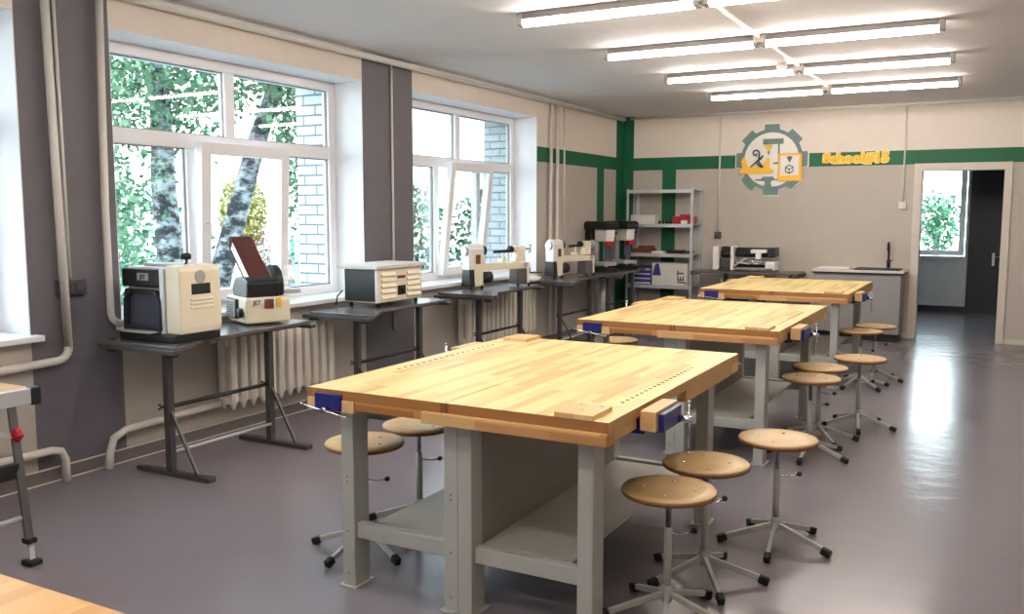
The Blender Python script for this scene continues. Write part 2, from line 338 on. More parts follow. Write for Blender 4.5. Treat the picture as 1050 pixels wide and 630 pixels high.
def window(name, plane, a0, a1, z0, z1, cols_low, zt, cols_top, sash=None, tilt=.0, flip=1, mapf=None):
    """frame in local (a along the wall, d depth inward, z)"""
    root = tag(bpy.data.objects.new(name, None), kind='structure'); COL.objects.link(root)
    P = mapf; fw = .075
    def bx(m, A0, A1, d0, d1, Z0, Z1_):
        p = P(A0, d0, Z0); q = P(A1, d1, Z1_)
        m.box(min(p[0], q[0]), max(p[0], q[0]), min(p[1], q[1]), max(p[1], q[1]), min(p[2], q[2]), max(p[2], q[2]))
    f = MB()
    bx(f, a0, a0+fw, 0, .07, z0, z1); bx(f, a1-fw, a1, 0, .07, z0, z1); bx(f, a0+fw, a1-fw, 0, .07, z0, z0+fw); bx(f, a0+fw, a1-fw, 0, .07, z1-fw, z1)
    if zt: bx(f, a0+fw, a1-fw, 0, .07, zt-.05, zt+.05)
    for c in cols_low: bx(f, c-.04, c+.04, 0, .07, z0+fw, (zt-.05) if zt else z1-fw)
    for c in cols_top: bx(f, c-.045, c+.045, 0, .07, zt+.05, z1-fw)
    f.build('window_frame', 'pvc', root, .004)
    gm = MB()
    edges = [a0]+list(cols_low)+[a1]
    for i in range(len(edges)-1):
        if sash == i: continue
        bx(gm, edges[i]+.03, edges[i+1]-.03, .03, .034, z0+.03, (zt or z1)-.02)
    edges = [a0]+list(cols_top)+[a1]
    if zt:
        for i in range(len(edges)-1): bx(gm, edges[i]+.03, edges[i+1]-.03, .03, .034, zt+.02, z1-.03)
    gm.build('window_pane', 'glass', root)
    kk = MB(); el = [a0]+list(cols_low)+[a1]; et = [a0]+list(cols_top)+[a1]
    cells = [(el[i], el[i+1], z0+fw, (zt-.05) if zt else z1-fw) for i in range(len(el)-1) if i != sash]
    if zt: cells += [(et[i], et[i+1], zt+.05, z1-fw) for i in range(len(et)-1)]
    for u0, u1, v0, v1 in cells:
        u0 += fw if u0 == a0 else .04; u1 -= fw if u1 == a1 else .04
        g_ = .009
        bx(kk, u0, u0+g_, .026, .044, v0, v1); bx(kk, u1-g_, u1, .026, .044, v0, v1); bx(kk, u0+g_, u1-g_, .026, .044, v0, v0+g_); bx(kk, u0+g_, u1-g_, .026, .044, v1-g_, v1)
    kk.build('pane_gasket', 'cabinet', root)
    if sash is not None:
        e = [a0]+list(cols_low)+[a1]; s0, s1 = e[sash]-.005, e[sash+1]+.005
        zz0, zz1 = z0+.045, zt-.005; H = zz1-zz0
        s = MB(); g = MB(); k = .085
        def sb(m, A0, A1, Z0, Z1_, d0=0, d1=.065):
            vs = []
            for (A, d, z) in ((A0, d0, Z0), (A1, d0, Z0), (A1, d1, Z0), (A0, d1, Z0), (A0, d0, Z1_), (A1, d0, Z1_), (A1, d1, Z1_), (A0, d1, Z1_)):
                dd = .072+d+tilt*(z-zz0)/H
                vs.append(m.b.verts.new(P(A, dd, z)))
            for q in ((3, 2, 1, 0), (4, 5, 6, 7), (0, 1, 5, 4), (1, 2, 6, 5), (2, 3, 7, 6), (3, 0, 4, 7)): m._f([vs[i] for i in q])
        sb(s, s0, s0+k, zz0, zz1); sb(s, s1-k, s1, zz0, zz1); sb(s, s0+k, s1-k, zz0, zz0+k); sb(s, s0+k, s1-k, zz1-k, zz1)
        so = s.build('tilted_sash', 'pvc', root, .004)
        sb(g, s0+.05, s1-.05, zz0+.05, zz1-.05, .03, .034); g.build('sash_pane', 'glass', so)
        h = MB(); zz = zz0+H*.5; dd = .137+tilt*.5
        p0 = P(s0+k/2, dd, zz); p1 = P(s0+k/2, dd+.04, zz); p2 = P(s0+k/2, dd+.04, zz-.11)
        h.tube([p0, p1, p2], .009, 8); h.build('sash_handle', 'pvc', so)
    return root
lw = lambda a, d, z: (-5.105+d-.0, a, z)
window('window_1', 0, .756, 3.074, .864, 2.644, (1.55, 2.3), 2.05, (1.93,), None, 0, mapf=lw)
window('window_2', 0, 3.676, 6.094, .864, 2.644, (4.53, 5.40), 2.05, (4.91,), 1, .05, mapf=lw)
window('window_3', 0, 6.836, 9.324, .864, 2.644, (7.67, 8.50), 2.06, (8.08,), 1, .13, mapf=lw)
window('window_4', 0, -1.40, -.475, .88, 2.33, (), 0, (), None, 0, mapf=lambda a, d, z: (a, YV+.2-d, z))
for i, (a, b) in enumerate(wins):
    struct('trim_%d' % (i+1), MB().box(-5.1, XW+.07, a-.04 if i else a, b+.04, ZS, ZS+.035), 'sill', bevel=.006)
struct('trim_4', MB().box(-1.42, -.46, YV-.07, YV+.15, .84, .875), 'sill', bevel=.005)
d1 = tag(bpy.data.objects.new('door_1', None), kind='structure'); COL.objects.link(d1)
mb = MB(); mb.box(DL-.093, DL, YB-.02, YB+.22, 0, 2.15); mb.box(DR, DR+.083, YB-.02, YB+.22, 0, 2.15); mb.box(DL, DR, YB-.02, YB+.22, DH, 2.15)
mb.build('door_frame', 'frame', d1, .004)
mb = MB(); mb.box(XW+.0, XW+.012, YN, YB, 0, .085); mb.mi = 1; mb.box(XW+.012, XW+.016, YN, YB, .078, .088); mb.box(XW+.012, XW+.020, YN, YB, .0, .006); struct('baseboard_left', mb, ['skirt', 'frame'])
mb = MB(); mb.box(XW, DL-.1, YB-.012, YB, 0, .06); mb.box(DR+.09, XR, YB-.012, YB, 0, .06); struct('baseboard_back', mb, 'frame')
struct('baseboard_hall', MB().box(-1.9, -.42, YV-.012, YV, 0, .09), 'door')

# ------------------------------------------------------------------ outside
GZ = -2.1
tag(MB().box(-60, XW-WT-.03, -20, 70, GZ-.1, GZ).build('ground_outside', 'ground'), kind='structure')
tag(MB().box(-30, 20, 16.2, 60, GZ-.12, GZ+.02).build('ground_hall_side', 'grass'), kind='structure')
def leaves(mb, c, r, n, sz):
    for _ in range(n):
        d = Vector((random.gauss(0, 1), random.gauss(0, 1), random.gauss(0, 1))); d.normalize(); d *= random.random()**.4
        p = Vector(c)+Vector((d.x*r[0], d.y*r[1], d.z*r[2]))
        a = Vector((random.gauss(0, 1), random.gauss(0, 1), random.gauss(0, 1))).normalized(); b = a.cross(Vector((random.gauss(0, 1), random.gauss(0, 1), 1))).normalized()
        s = sz*random.uniform(.6, 1.3)
        mb._f([mb.b.verts.new(p+a*s), mb.b.verts.new(p+b*s*.6), mb.b.verts.new(p-a*s), mb.b.verts.new(p-b*s*.6)])
def strands(mb, c, n, r, L, sz):
    for _ in range(n):
        x = c[0]+random.gauss(0, r); y = c[1]+random.gauss(0, r); z = c[2]+random.uniform(-.2, .4); l_ = L*random.uniform(.5, 1)
        k = int(l_/.06)
        for i in range(k):
            p = Vector((x+random.gauss(0, .07), y+random.gauss(0, .07), z-i*.06))
            a = Vector((random.gauss(0, 1), random.gauss(0, 1), random.gauss(0, 1))).normalized(); b = a.cross(Vector((random.gauss(0, 1), 1, .3))).normalized(); s = sz*random.uniform(.6, 1.3)
            mb._f([mb.b.verts.new(p+a*s), mb.b.verts.new(p+b*s*.6), mb.b.verts.new(p-a*s), mb.b.verts.new(p-b*s*.6)])
def tree(name, label, trunk, radii, crown, leafm='leaf', barkm='bark', cat='tree', strand=()):
    base = Vector(trunk[0]); t = thing(name, label, cat, base)
    tr = MB(); tr.tube([Vector(p)-base for p in trunk], radii, 12); tr.build('trunk', barkm, t)
    cr = MB()
    for c, r, n, s in crown: leaves(cr, Vector(c)-base, r, n, s)
    for c, n, r, L, s in strand: strands(cr, Vector(c)-base, n, r, L, s)
    cr.build('foliage', leafm, t, fix=False)
tree('birch_tree', 'straight white-barked birch outside the nearer window, left pane', [(-9.7, 8.36, GZ), (-9.74, 8.36, .9), (-9.9, 8.42, 1.8), (-10.0, 8.5, 4.6)], [.21, .18, .165, .1],
     [((-10.2, 8.2, 4.3), (2.0, 2.2, 1.9), 11000, .055)], strand=[((-9.3, 7.1, 3.3), 46, .34, 3.2, .045), ((-9.6, 8.3, 3.2), 22, .6, .9, .06), ((-9.1, 6.6, 3.2), 30, .3, 3.4, .045)])
tree('birch_tree', 'leaning dark-patched birch trunk seen through the tilted sash', [(-9.45, 8.2, GZ), (-9.16, 8.65, .68), (-8.98, 8.85, 1.6), (-8.83, 9.04, 2.43), (-8.4, 9.5, 4.2)], [.19, .16, .14, .13, .08],
     [((-8.3, 9.7, 4.4), (1.5, 1.8, 1.5), 7000, .052)], strand=[((-8.42, 9.2, 3.5), 46, .11, 2.6, .04), ((-8.5, 9.2, 3.3), 22, .6, .8, .06)])
tree('garden_shrub', 'yellow-green shrub beside the leaning birch outside', [(-16.4, 16.28, GZ), (-16.4, 16.3, 1)], [.08, .05], [((-16.4, 16.3, 1.5), (.6, .6, 1.0), 3200, .06)], 'leafy', cat='shrub')
tree('flowering_shrub', 'pink-flowering shrub below the yellow shrub outside', [(-15.9, 16.6, GZ), (-15.9, 16.6, 0)], [.06, .04], [((-15.9, 16.6, .5), (.6, .6, .7), 700, .05)], 'leafr', cat='shrub')
for q, (cx, cy, cz, rr, nn, lb) in enumerate([(-21, 16, .0, 2.2, 2200, 'large leafy tree far behind the birches, behind the left pane'), (-17, 23, .4, 2.0, 1900, 'leafy tree outside the farther window, left of the tilted sash'), (-13.5, 24.5, 0, 2.0, 1900, 'leafy tree outside the farther window behind the tilted sash')]):
    tree('broadleaf_tree', lb, [(cx, cy, GZ), (cx, cy, cz)], [.2, .14], [((cx, cy, cz+.6), (rr, rr, rr*.95), nn, .12)], 'leafd')
tree('broadleaf_tree', 'green tree outside the hallway window', [(-1.33, 24, GZ), (-1.33, 24, 1.0)], [.12, .08], [((-1.33, 24, 1.35), (.55, .6, .75), 900, .07)], 'leafd')
t = thing('hedge', 'low trimmed green hedge outside the nearer window', 'hedge', (-12.2, 9.2, GZ)); mb = MB(); leaves(mb, (0, 0, 1.3), (1.8, .9, 1.6), 3200, .06); mb.build('foliage', 'leafd', t, fix=False)
t = thing('garden_fence', 'turquoise slatted garden fence outside the nearer window', 'fence', (-27.2, 31.4, GZ), radians(42))
for k in range(4): MB().box(-3+k*2-.05, -3+k*2+.05, -.05, .05, 0, 2.6).build('fence_post', 'turq', t)
mb = MB()
for k in range(42): mb.box(-3+k*.145, -3+k*.145+.07, -.075, -.05, .15, 2.5)
mb.build('fence_slats', 'turq', t)
def person(name, label, loc, rz, hs):
    t = thing(name, label, 'person', loc, rz)
    def skin(name, verts, edges, rad, m, par):
        me = bpy.data.meshes.new(name); me.from_pydata(verts, edges, []); me.materials.append(M[m]); o = bpy.data.objects.new(name, me); COL.objects.link(o); o.parent = par
        sk = o.modifiers.new('skin', 'SKIN'); sk.use_smooth_shade = True
        for i, r in enumerate(rad): me.skin_vertices[0].data[i].radius = (r, r) if not isinstance(r, tuple) else r
        me.skin_vertices[0].data[0].use_root = True
        o.modifiers.new('sub', 'SUBSURF').levels = 1; o.modifiers['sub'].render_levels = 2
        return o
    v = [(0, 0, .95), (0, 0, 1.15), (0, -.02, 1.38), (0, -.02, 1.5), (0, -.03, 1.6), (0, -.02, 1.72), (.19, 0, 1.4), (.26, .02, 1.12), (.24, -.12, .9), (.23, -.18, .82), (-.19, 0, 1.4), (-.26, .02, 1.12), (-.24, -.12, .9), (-.23, -.18, .82), (.1, 0, .88), (.12, -.02, .5), (.12, .02, .08), (.12, -.14, .04), (-.1, 0, .88), (-.12, -.04, .5), (-.12, .03, .08), (-.12, -.12, .04)]
    e = [(0, 1), (1, 2), (2, 3), (3, 4), (4, 5), (2, 6), (6, 7), (7, 8), (8, 9), (2, 10), (10, 11), (11, 12), (12, 13), (0, 14), (14, 15), (15, 16), (16, 17), (0, 18), (18, 19), (19, 20), (20, 21)]
    r = [.14, .13, .14, .055, .095, .075, .06, .045, .035, .03, .06, .045, .035, .03, .09, .06, .045, .035, .09, .06, .045, .035]
    skin('body', v, e, r, 'skin', t)
    skin('shirt', [(0, 0, .95), (0, 0, 1.15), (0, -.01, 1.4), (.2, 0, 1.4), (.27, .02, 1.15), (-.2, 0, 1.4), (-.27, .02, 1.15)], [(0, 1), (1, 2), (2, 3), (3, 4), (2, 5), (5, 6)], [.17, .16, .165, .09, .07, .09, .07], 'shirt', t)
    skin('trousers', [(0, 0, .95), (.1, 0, .86), (.12, -.02, .5), (.12, .02, .12), (-.1, 0, .86), (-.12, -.04, .5), (-.12, .03, .12)], [(0, 1), (1, 2), (2, 3), (0, 4), (4, 5), (5, 6)], [.16, .12, .085, .07, .12, .085, .07], 'trouser', t)
    h = MB(); h.lathe([(.02, .125), (.07, .11), (.105, .06), (.11, 0), (.1, -.05), (.06, -.07)][::-1], (0, .01, 1.68), 14); h.build('hair', 'hair', t)
person('person', 'person with reddish hair in white shirt and grey trousers standing outside', (-25.04, 27.37, GZ), 2.6, 0)
person('person', 'fainter second person in white outside, left of the reddish-haired one', (-26.1, 27.9, GZ-.17), 2.2, 0)

# ------------------------------------------------------------------ pipes, conduits, radiators
def pipe(name, label, pts, r, cat='pipe', m='pipe', seg=10):
    b = Vector(pts[0]); o = MB().tube([Vector(p)-b for p in pts], r, seg).build(name, m); o.location = b; return tag(o, label, cat)
px = XW+.045
t = pipe('heating_pipe', 'thick white riser pipe on the left grey pier bending left above the floor', [(px, 3.235, ZC-.02), (px, 3.255, 1.7), (px, 3.275, .78)]+arc((3.2, .78), .075, 0, -pi/2, 6, 'yz', px)+[(px, 2.6, .69), (px, .6, .67)], .024)
pipe('heating_pipe', 'white riser pipe at the right edge of the left grey pier', [(px, 3.585, ZC-.02), (px, 3.56, 1.6), (px, 3.565, .95)]+arc((3.64, .95), .075, pi, 1.5*pi, 6, 'yz', px)+[(px, 3.9, .87), (px, 4.2, .80), (px, 4.36, .67)], .022)
pipe('heating_pipe', 'low white return pipe elbowing into the floor under the nearer radiator', [(px+.02, 3.49, .0), (px+.02, 3.50, .1), (px+.02, 3.53, .18), (px+.02, 3.62, .215), (px+.02, 3.8, .222), (px+.02, 4.38, .235)], .024)
pipe('heating_pipe', 'low white return pipe elbowing into the floor on the left grey pier', [(px+.02, 3.205, .0), (px+.02, 3.205, .13), (px+.02, 3.18, .185), (px+.02, 3.12, .2), (px+.02, 2.8, .205), (px+.02, .8, .2)], .024)
pipe('heating_pipe', 'left one of two white pipes right of the farther window', [(px, 9.62, ZC-.03), (px, 9.6, 1.4), (px, 9.6, .1)], .02)
pipe('heating_pipe', 'right one of two white pipes right of the farther window', [(px, 9.80, ZC-.03), (px, 9.78, 1.4), (px, 9.78, .1)], .02)
pipe('cable_conduit', 'thin white conduit right of the paired pipes beyond the farther window', [(XW+.012, 10.05, ZC-.03), (XW+.012, 10.05, .9)], .011, 'conduit')
pipe('cable_conduit', 'thin conduit down the grey pier between the two windows', [(XW+.012, 6.50, ZC-.04), (XW+.012, 6.50, .5)], .011, 'conduit')
pipe('cable_conduit', 'thin conduit ending at the socket box on the left grey pier', [(XW+.012, 3.31, ZC-.02), (XW+.012, 3.33, 1.15)], .011, 'conduit')
pipe('cable_conduit', 'thin conduit on back wall ending at switch box left of the gear sign', [(-3.36, YB-.012, ZC-.02), (-3.36, YB-.012, 1.29)], .012, 'conduit')
pipe('cable_conduit', 'thin conduit on back wall ending at switch box left of the doorway', [(-1.066, YB-.012, ZC-.02), (-1.066, YB-.012, 1.68)], .012, 'conduit')
pipe('ceiling_pipe', 'long grey-beige pipe along the ceiling over the windows', [(XW+.06, -2.2, ZC-.05), (XW+.06, 11.9, ZC-.05)], .028)
pipe('ceiling_pipe', 'thin pipe along the ceiling edge over the back wall', [(XW+.1, YB-.03, ZC-.03), (1.4, YB-.03, ZC-.03)], .016)
def box_thing(name, label, cat, b, m, bev=.004, group=None):
    o = MB().box(-(b[1]-b[0])/2, (b[1]-b[0])/2, -(b[3]-b[2])/2, (b[3]-b[2])/2, 0, b[5]-b[4]).build(name, m, None, bev)
    o.location = ((b[0]+b[1])/2, (b[2]+b[3])/2, b[4]); return tag(o, label, cat, group)
def socket(name, label, loc, rz, m1='pipe', m2='darkglass', n=2):
    t = thing(name, label, 'socket', loc, rz)
    MB().box(-.045*n, .045*n, -.04, 0, -.045, .045).build('back_box', m1, t, .006)
    for k in range(n):
        x = -.045*n+.045+k*.09; MB().lathe([(.032, 0), (.032, .006), (.026, .007)], (0, 0, 0), 20, TX((x, -.04, 0), (1, 0, 0), (0, 0, 1))).build('socket_face', m2, t)
socket('socket_box', 'double socket box at the end of a thin conduit on the left grey pier', (XW, 3.33, 1.12), pi/2, 'stand', 'darkglass')
socket('socket_box', 'small dark socket on back wall left of the black and white machine', (-3.36, YB, 1.25), 0, 'stand', 'stand', 1)
socket('switch_box', 'small white switch box on back wall left of the doorway', (-1.066, YB, 1.645), 0, 'pipe', 'pipe', 1)
def radiator(label, y0, n, zb, zt, pitch=.0935):
    t = thing('radiator', label, 'radiator', (XW+.11, y0, zb)); H = zt-zb
    proto = None
    for i in range(n):
        if proto is None:
            s = MB()
            for k, xx in enumerate((-.045, .045)):
                s.tube([(xx, 0, .0), (xx, 0, .03), (xx, 0, .07), (xx, 0, H-.06), (xx, 0, H-.02), (xx, 0, H)], [.006, .018, .03, .03, .026, .012], 10)
                s.box(xx-.02, xx+.02, -.029, .029, .05, H-.04)
            s.box(-.05, .05, -.032, .032, .045, .1); s.box(-.05, .05, -.032, .032, H-.1, H-.035)
            s.tube([(0, -.047, .07), (0, .047, .07)], .022, 10); s.tube([(0, -.047, H-.07), (0, .047, H-.07)], .022, 10)
            proto = s.build('radiator_section', 'rad', t, .006)
        else:
            c = proto.copy(); COL.objects.link(c); c.location = (0, i*pitch, 0)
    return t
radiator('cream cast-iron radiator under the nearer window behind the planer stand', 4.42, 12, .19, .735)
radiator('cream cast-iron radiator under the farther window behind the lathe stand', 7.55, 16, .19, .735)
pipe('exhaust_duct', 'upright silver metal duct standing under the drill presses', [(-4.5, 10.75, .02), (-4.5, 10.75, .76)], .09, 'duct', 'zinc', 20)

# ------------------------------------------------------------------ lamps
def lamp_proto():
    t = thing('batten_light', 'x', 'ceiling light')
    MB().box(-.63, .63, -.035, .035, -.045, 0).build('housing', 'lampgrey', t, .004)
    for sx_ in (-1, 1): MB().box(sx_*.61-.02, sx_*.61+.02, -.04, .04, -.085, -.0).build('end_cap', 'cabinet', t, .006)
    MB().tube([(-.59, 0, -.072), (.59, 0, -.072)], .019, 12).build('fluorescent_tube', 'tube', t)
    return t
lp = lamp_proto(); rows = [5.51+1.509*k for k in range(4)]
names = ['nearest the camera', 'second nearest', 'third from the camera', 'farthest from the camera']
ys = [(r, 1) for r in rows]+[(5.51-1.509*k, 0) for k in (1, 2, 3, 4)]
first = True; outn = ['just behind the frame', 'second behind the frame', 'third behind the frame', 'last at the rear wall']
for i, (y, vis) in enumerate(ys):
    for side, x in (('left', -2.31), ('right', -1.03)):
        lab = 'long lit ceiling batten light, %s row, %s' % (side, names[i] if vis else outn[i-4])
        if first: lp.location = (x, y, ZC); lp['label'] = lab; lp['group'] = 'ceiling batten lights'; first = False
        else: dup(lp, (x, y, ZC), 0, lab, 'ceiling batten lights')
pipe('ceiling_conduit', 'pale conduit down the middle of the ceiling joining the lamp rows', [(-1.671, -1.0, ZC-.015), (-1.671, 10.05, ZC-.015)], .014, 'conduit')
for i, (y, vis) in enumerate(ys[:4]):
    box_thing('junction_box', 'small junction box between the two batten lights, %s' % names[i], 'junction box', (-1.677+.0-.032, -1.661+.022, y-.05, y+.05, ZC-.06, ZC), 'beige', .006, 'ceiling junction boxes')
d = thing('smoke_detector', 'small round pale detector on the ceiling by the third pair of lights', 'detector', (-1.80, 8.40, ZC)); MB().lathe([(.03, -.05), (.045, -.04), (.05, 0)], (0, 0, 0), 20).build('housing', 'cream', d)

# ------------------------------------------------------------------ workbenches
BW, BL, BT = .655, 1.697, .85
def bench_proto():
    t = thing('workbench', 'x', 'workbench'); hw, hl = BW/2, BL/2
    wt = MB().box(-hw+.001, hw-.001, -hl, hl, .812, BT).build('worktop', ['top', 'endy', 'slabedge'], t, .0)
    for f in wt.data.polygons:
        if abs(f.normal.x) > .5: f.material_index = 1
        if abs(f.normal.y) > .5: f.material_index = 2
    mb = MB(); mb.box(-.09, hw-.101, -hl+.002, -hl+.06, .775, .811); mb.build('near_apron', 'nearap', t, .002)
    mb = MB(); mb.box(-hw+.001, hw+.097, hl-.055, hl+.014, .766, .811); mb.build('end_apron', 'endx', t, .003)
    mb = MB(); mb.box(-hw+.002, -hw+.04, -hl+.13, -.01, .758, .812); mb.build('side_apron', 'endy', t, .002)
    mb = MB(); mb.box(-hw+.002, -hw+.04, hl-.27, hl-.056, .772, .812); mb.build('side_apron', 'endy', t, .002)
    mb = MB(); mb.box(-.27, -.125, hl-.17, hl+.004, BT, BT+.018)
    mb.mi = 1
    for a, b in ((-.24, .7), (-.16, .7), (-.2, .78)): mb.lathe([(.006, 0), (.006, .0012)], (a, b, BT+.0175), 8)
    mb.build('bench_stop', ['jaw', 'chrome'], t, .002)
    mb = MB()
    for k in range(18): mb.lathe([(.0085, 0), (.0085, .001)], (-.248, -.33+k*.05, BT-.0004), 10)
    mb.build('dog_holes', 'hole', t)
    # end vise (near end, outer corner)
    v = MB().box(-hw+.001, -.095, -hl-.006, -hl+.12, .762, .811).build('vise_jaw', 'jaw', t, .003)
    MB().box(-hw+.045, -.15, -hl-.014, -hl+.002, .766, .834).build('vise_plate', 'blue', v, .004)
    MB().cyl((-.215, -hl-.012, .772), (-.215, -hl-.05, .772), .011, 14).build('vise_screw', 'chrome', v)
    mb = MB(); mb.tube([(-.325, -hl-.042, .788), (-.105, -hl-.042, .756)], .0035, 8); mb.lathe([(.003, -.006), (.007, 0), (.003, .006)], (-.325, -hl-.042, .788), 8); mb.lathe([(.003, -.006), (.007, 0), (.003, .006)], (-.105, -hl-.042, .756), 8)
    mb.build('vise_handle', 'chrome', v)
    # shoulder vise on the outer long side
    v = MB().box(-.405, -.345, .355, .60, .772, .845).build('vise_jaw', 'jaw', t, .003)
    MB().box(-.427, -.405, .37, .575, .765, .835).build('vise_plate', 'blue', v, .006)
    MB().box(-.345, -.29, .41, .55, .745, .80).build('vise_body', 'blue', v, .006)
    MB().cyl((-.427, .40, .785), (-.48, .40, .785), .013, 14).build('vise_screw', 'chrome', v)
    mb = MB(); mb.tube([(-.465, .40, .85), (-.465, .40, .66)], .004, 8); mb.lathe([(.003, -.007), (.008, 0), (.003, .007)], (-.465, .40, .852), 8); mb.lathe([(.003, -.007), (.008, 0), (.003, .007)], (-.465, .40, .658), 8)
    mb.build('vise_handle', 'chrome', v)
    # legs: folded sheet posts with a foot plate
    for lx in (-.205, .297):
        for ly in (-hl+.14, hl-.14):
            s = 1 if lx < 0 else -1
            mb = MB(); w2 = .031
            mb.box(lx-w2, lx+w2, ly-.05, ly+.05, .0, .812)
            lg = mb.build('leg', 'steel', t, .004)
            MB().box(lx-.045, lx+.045, ly-.065, ly+.065, 0, .006).build('foot_plate', 'steel', lg)
            mb = MB()
            for zz in (.06, .24, .45, .47, .78): mb.lathe([(.005, 0), (.005, .002)], (0, 0, 0), 8, TX((lx, ly-.052, zz), (1, 0, 0), (0, 0, 1)))
            mb.build('bolt_heads', 'panel', lg)
    for ly in (-hl+.125, hl-.125): MB().box(-.172, .264, ly-.02, ly+.02, .21, .275).build('stretcher', 'steel', t, .004)
    MB().box(.262, .268, -hl+.17, hl-.17, .262, .80).build('back_panel', 'panel', t)
    MB().prism([(-.12, -hl+.17), (.262, -hl+.17), (.262, hl-.17), (-.12, hl-.17)], .258, .268).build('shelf', 'steel', t)
    return t
bp_ = bench_proto(); TX1 = -2.429; ty = [2.74, 5.377, 8.146]
where = {0: 'nearest bench pair', 1: 'middle bench pair', 2: 'farthest bench pair'}
first = True
for i, y in enumerate(ty):
    for s, x, rz in (('left, window-side', TX1+BW/2, 0), ('right, stool-side', TX1+BW*1.5+.001, pi)):
        lab = 'light beech workbench on grey steel legs, %s half of the %s' % (s, where[i])
        if first: bp_.location = (x, y+BL/2, 0); bp_['label'] = lab; bp_['group'] = 'beech workbenches'; first = False
        else: dup(bp_, (x, y+BL/2, 0), rz, lab, 'beech workbenches')
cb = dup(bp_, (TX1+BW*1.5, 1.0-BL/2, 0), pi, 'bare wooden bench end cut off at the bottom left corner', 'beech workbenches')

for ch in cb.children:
    if ch.name.startswith('worktop'): ch.data = ch.data.copy(); ch.data.materials[0] = M['slabtan']  # darker top: the weaker light on this bench is put into its colour
# ------------------------------------------------------------------ stools
def stool_proto():
    t = thing('stool', 'x', 'stool')
    mb = MB(); mb.lathe([(.168, 0), (.178, .004), (.182, .012), (.18, .018)], (0, 0, .487), 40)
    mb.mi = 1; mb.lathe([(.18, 0), (.176, .006), (.12, .0058), (.06, .004), (.01, .003)], (0, 0, .505), 40)
    seat = mb.build('seat', ['seatedge', 'seat'], t)
    mb = MB()
    for k in range(4): mb.lathe([(.009, 0), (.008, .003), (.002, .0045)], (.095*cos(.5+k*pi/2), .095*sin(.5+k*pi/2), .509), 10)
    mb.build('screw_heads', 'chrome', seat)
    MB().cyl((0, 0, .10), (0, 0, .36), .0155, 16).build('column', 'steel', t)
    MB().lathe([(.011, .35), (.011, .47), (.06, .48), (.07, .4865)], (0, 0, 0), 20).build('inner_column', 'chrome', t)
    kb = MB(); kb.tube([(0, 0, .335), (.05, -.03, .325), (.085, -.05, .335)], .004, 8).build('clamp_lever', 'chrome', t)
    MB().lathe([(.003, -.012), (.012, -.006), (.012, .006), (.003, .012)], (.09, -.053, .337), 12).build('lever_knob', 'rubber', t)
    MB().lathe([(.02, .065), (.024, .075), (.024, .12), (.016, .13)], (0, 0, 0), 16).build('hub', 'steel', t)
    for k in range(5):
        a = 2*pi*k/5; lg = MB().bar((.015*cos(a), .015*sin(a), .095), (.255*cos(a), .255*sin(a), .022), .018, .024).build('leg', 'steel', t, .004)
        MB().bar((.225*cos(a), .225*sin(a), .028), (.268*cos(a), .268*sin(a), .014), .03, .034).build('foot_cap', 'rubber', lg, .006)
    return t
st = stool_proto(); first = True
stools = [(-1.053, 3.191, 1.2, 'round wooden stool nearest the camera, beside the near right bench leg'),
          (-1.033, 3.613, 1.5, 'round wooden stool second from the camera, close behind the nearest one'),
          (-.856, 4.175, 1.02, 'round wooden stool with a bright shine on its seat, standing clear in the aisle'),
          (-1.005, 5.848, .9, 'round wooden stool beside the vise of the middle bench pair, front one of two'),
          (-1.026, 6.291, .3, 'round wooden stool tucked just behind the front one at the middle bench pair'),
          (-.838, 6.817, 1.1, 'round wooden stool standing alone past the middle bench pair'),
          (-1.037, 8.425, .5, 'round wooden stool at the farthest bench pair, left of two'),
          (-.965, 8.859, 1.0, 'farthest round wooden stool, right of two near the sink counter'),
          (-2.506, 3.2, .9, 'round wooden stool behind the near left bench leg, window side'),
          (-2.48, 3.60, .942, 'round wooden stool half under the nearest bench, farther of two on window side'),
          (-2.739, 6.854, .2, 'round wooden stool on window side, only a sliver seen between the first two bench pairs')]
for x, y, a, lab in stools:
    if first: st.location = (x, y, 0); st.rotation_euler = (0, 0, a); st['label'] = lab; st['group'] = 'round wooden stools'; first = False
    else: dup(st, (x, y, 0), a, lab, 'round wooden stools')

# ------------------------------------------------------------------ machine stands
def stand_proto(L=1.35, nleg=.83):
    """origin on the floor at the near end, y runs along the wall, x=0 is the post line"""
    t = thing('machine_stand', 'x', 'machine stand')
    mb = MB(); mb.prism([(-.33, 0), (.24, 0), (.245, .06), (.10, .32), (.05, L-.02), (-.40, L-.02), (-.36, .25), (-.40, .06)], .775, .80, 'z')
    mb.build('table_top', 'standtop', t, .004)
    mb = MB(); mb.box(-.40, .24, -.02, .03, .752, .778); mb.box(-.4, .1, L-.07, L-.02, .752, .778); mb.box(-.06, -.02, .03, L-.07, .752, .776); mb.build('top_frame', 'stand', t, .003)
    for a in (-.32, .17): MB().box(a-.03, a+.03, .0, .05, .735, .752).build('levelling_foot', 'black', t, .004)
    for y in (.14, .14+nleg):
        lg = MB().box(-.022, .022, y-.022, y+.022, .02, .775).build('leg', 'stand', t, .003)
        MB().box(-.27, .335, y-.03, y+.03, 0, .028).build('foot_bar', 'stand', lg, .004)
        MB().bar((.02, y, .38), (.22, y, .026), .016, .016).build('brace', 'stand', lg)
        k = MB(); k.cyl((0, y-.02, .42), (0, y-.06, .42), .006, 8)
        for q in range(3): k.lathe([(.004, -.006), (.012, 0), (.004, .006)], (.014*cos(q*2.09), y-.062, .42+.014*sin(q*2.09)), 8)
        k.build('clamp_knob', 'black', lg)
    MB().cyl((0, .16, .41), (0, .12+nleg, .41), .013, 12).build('cross_rod', 'black', t)
    MB().cyl((.02, .16, .14), (.02, .12+nleg, .14), .01, 12).build('lower_rod', 'alu', t)
    return t
sp = stand_proto(); first = True
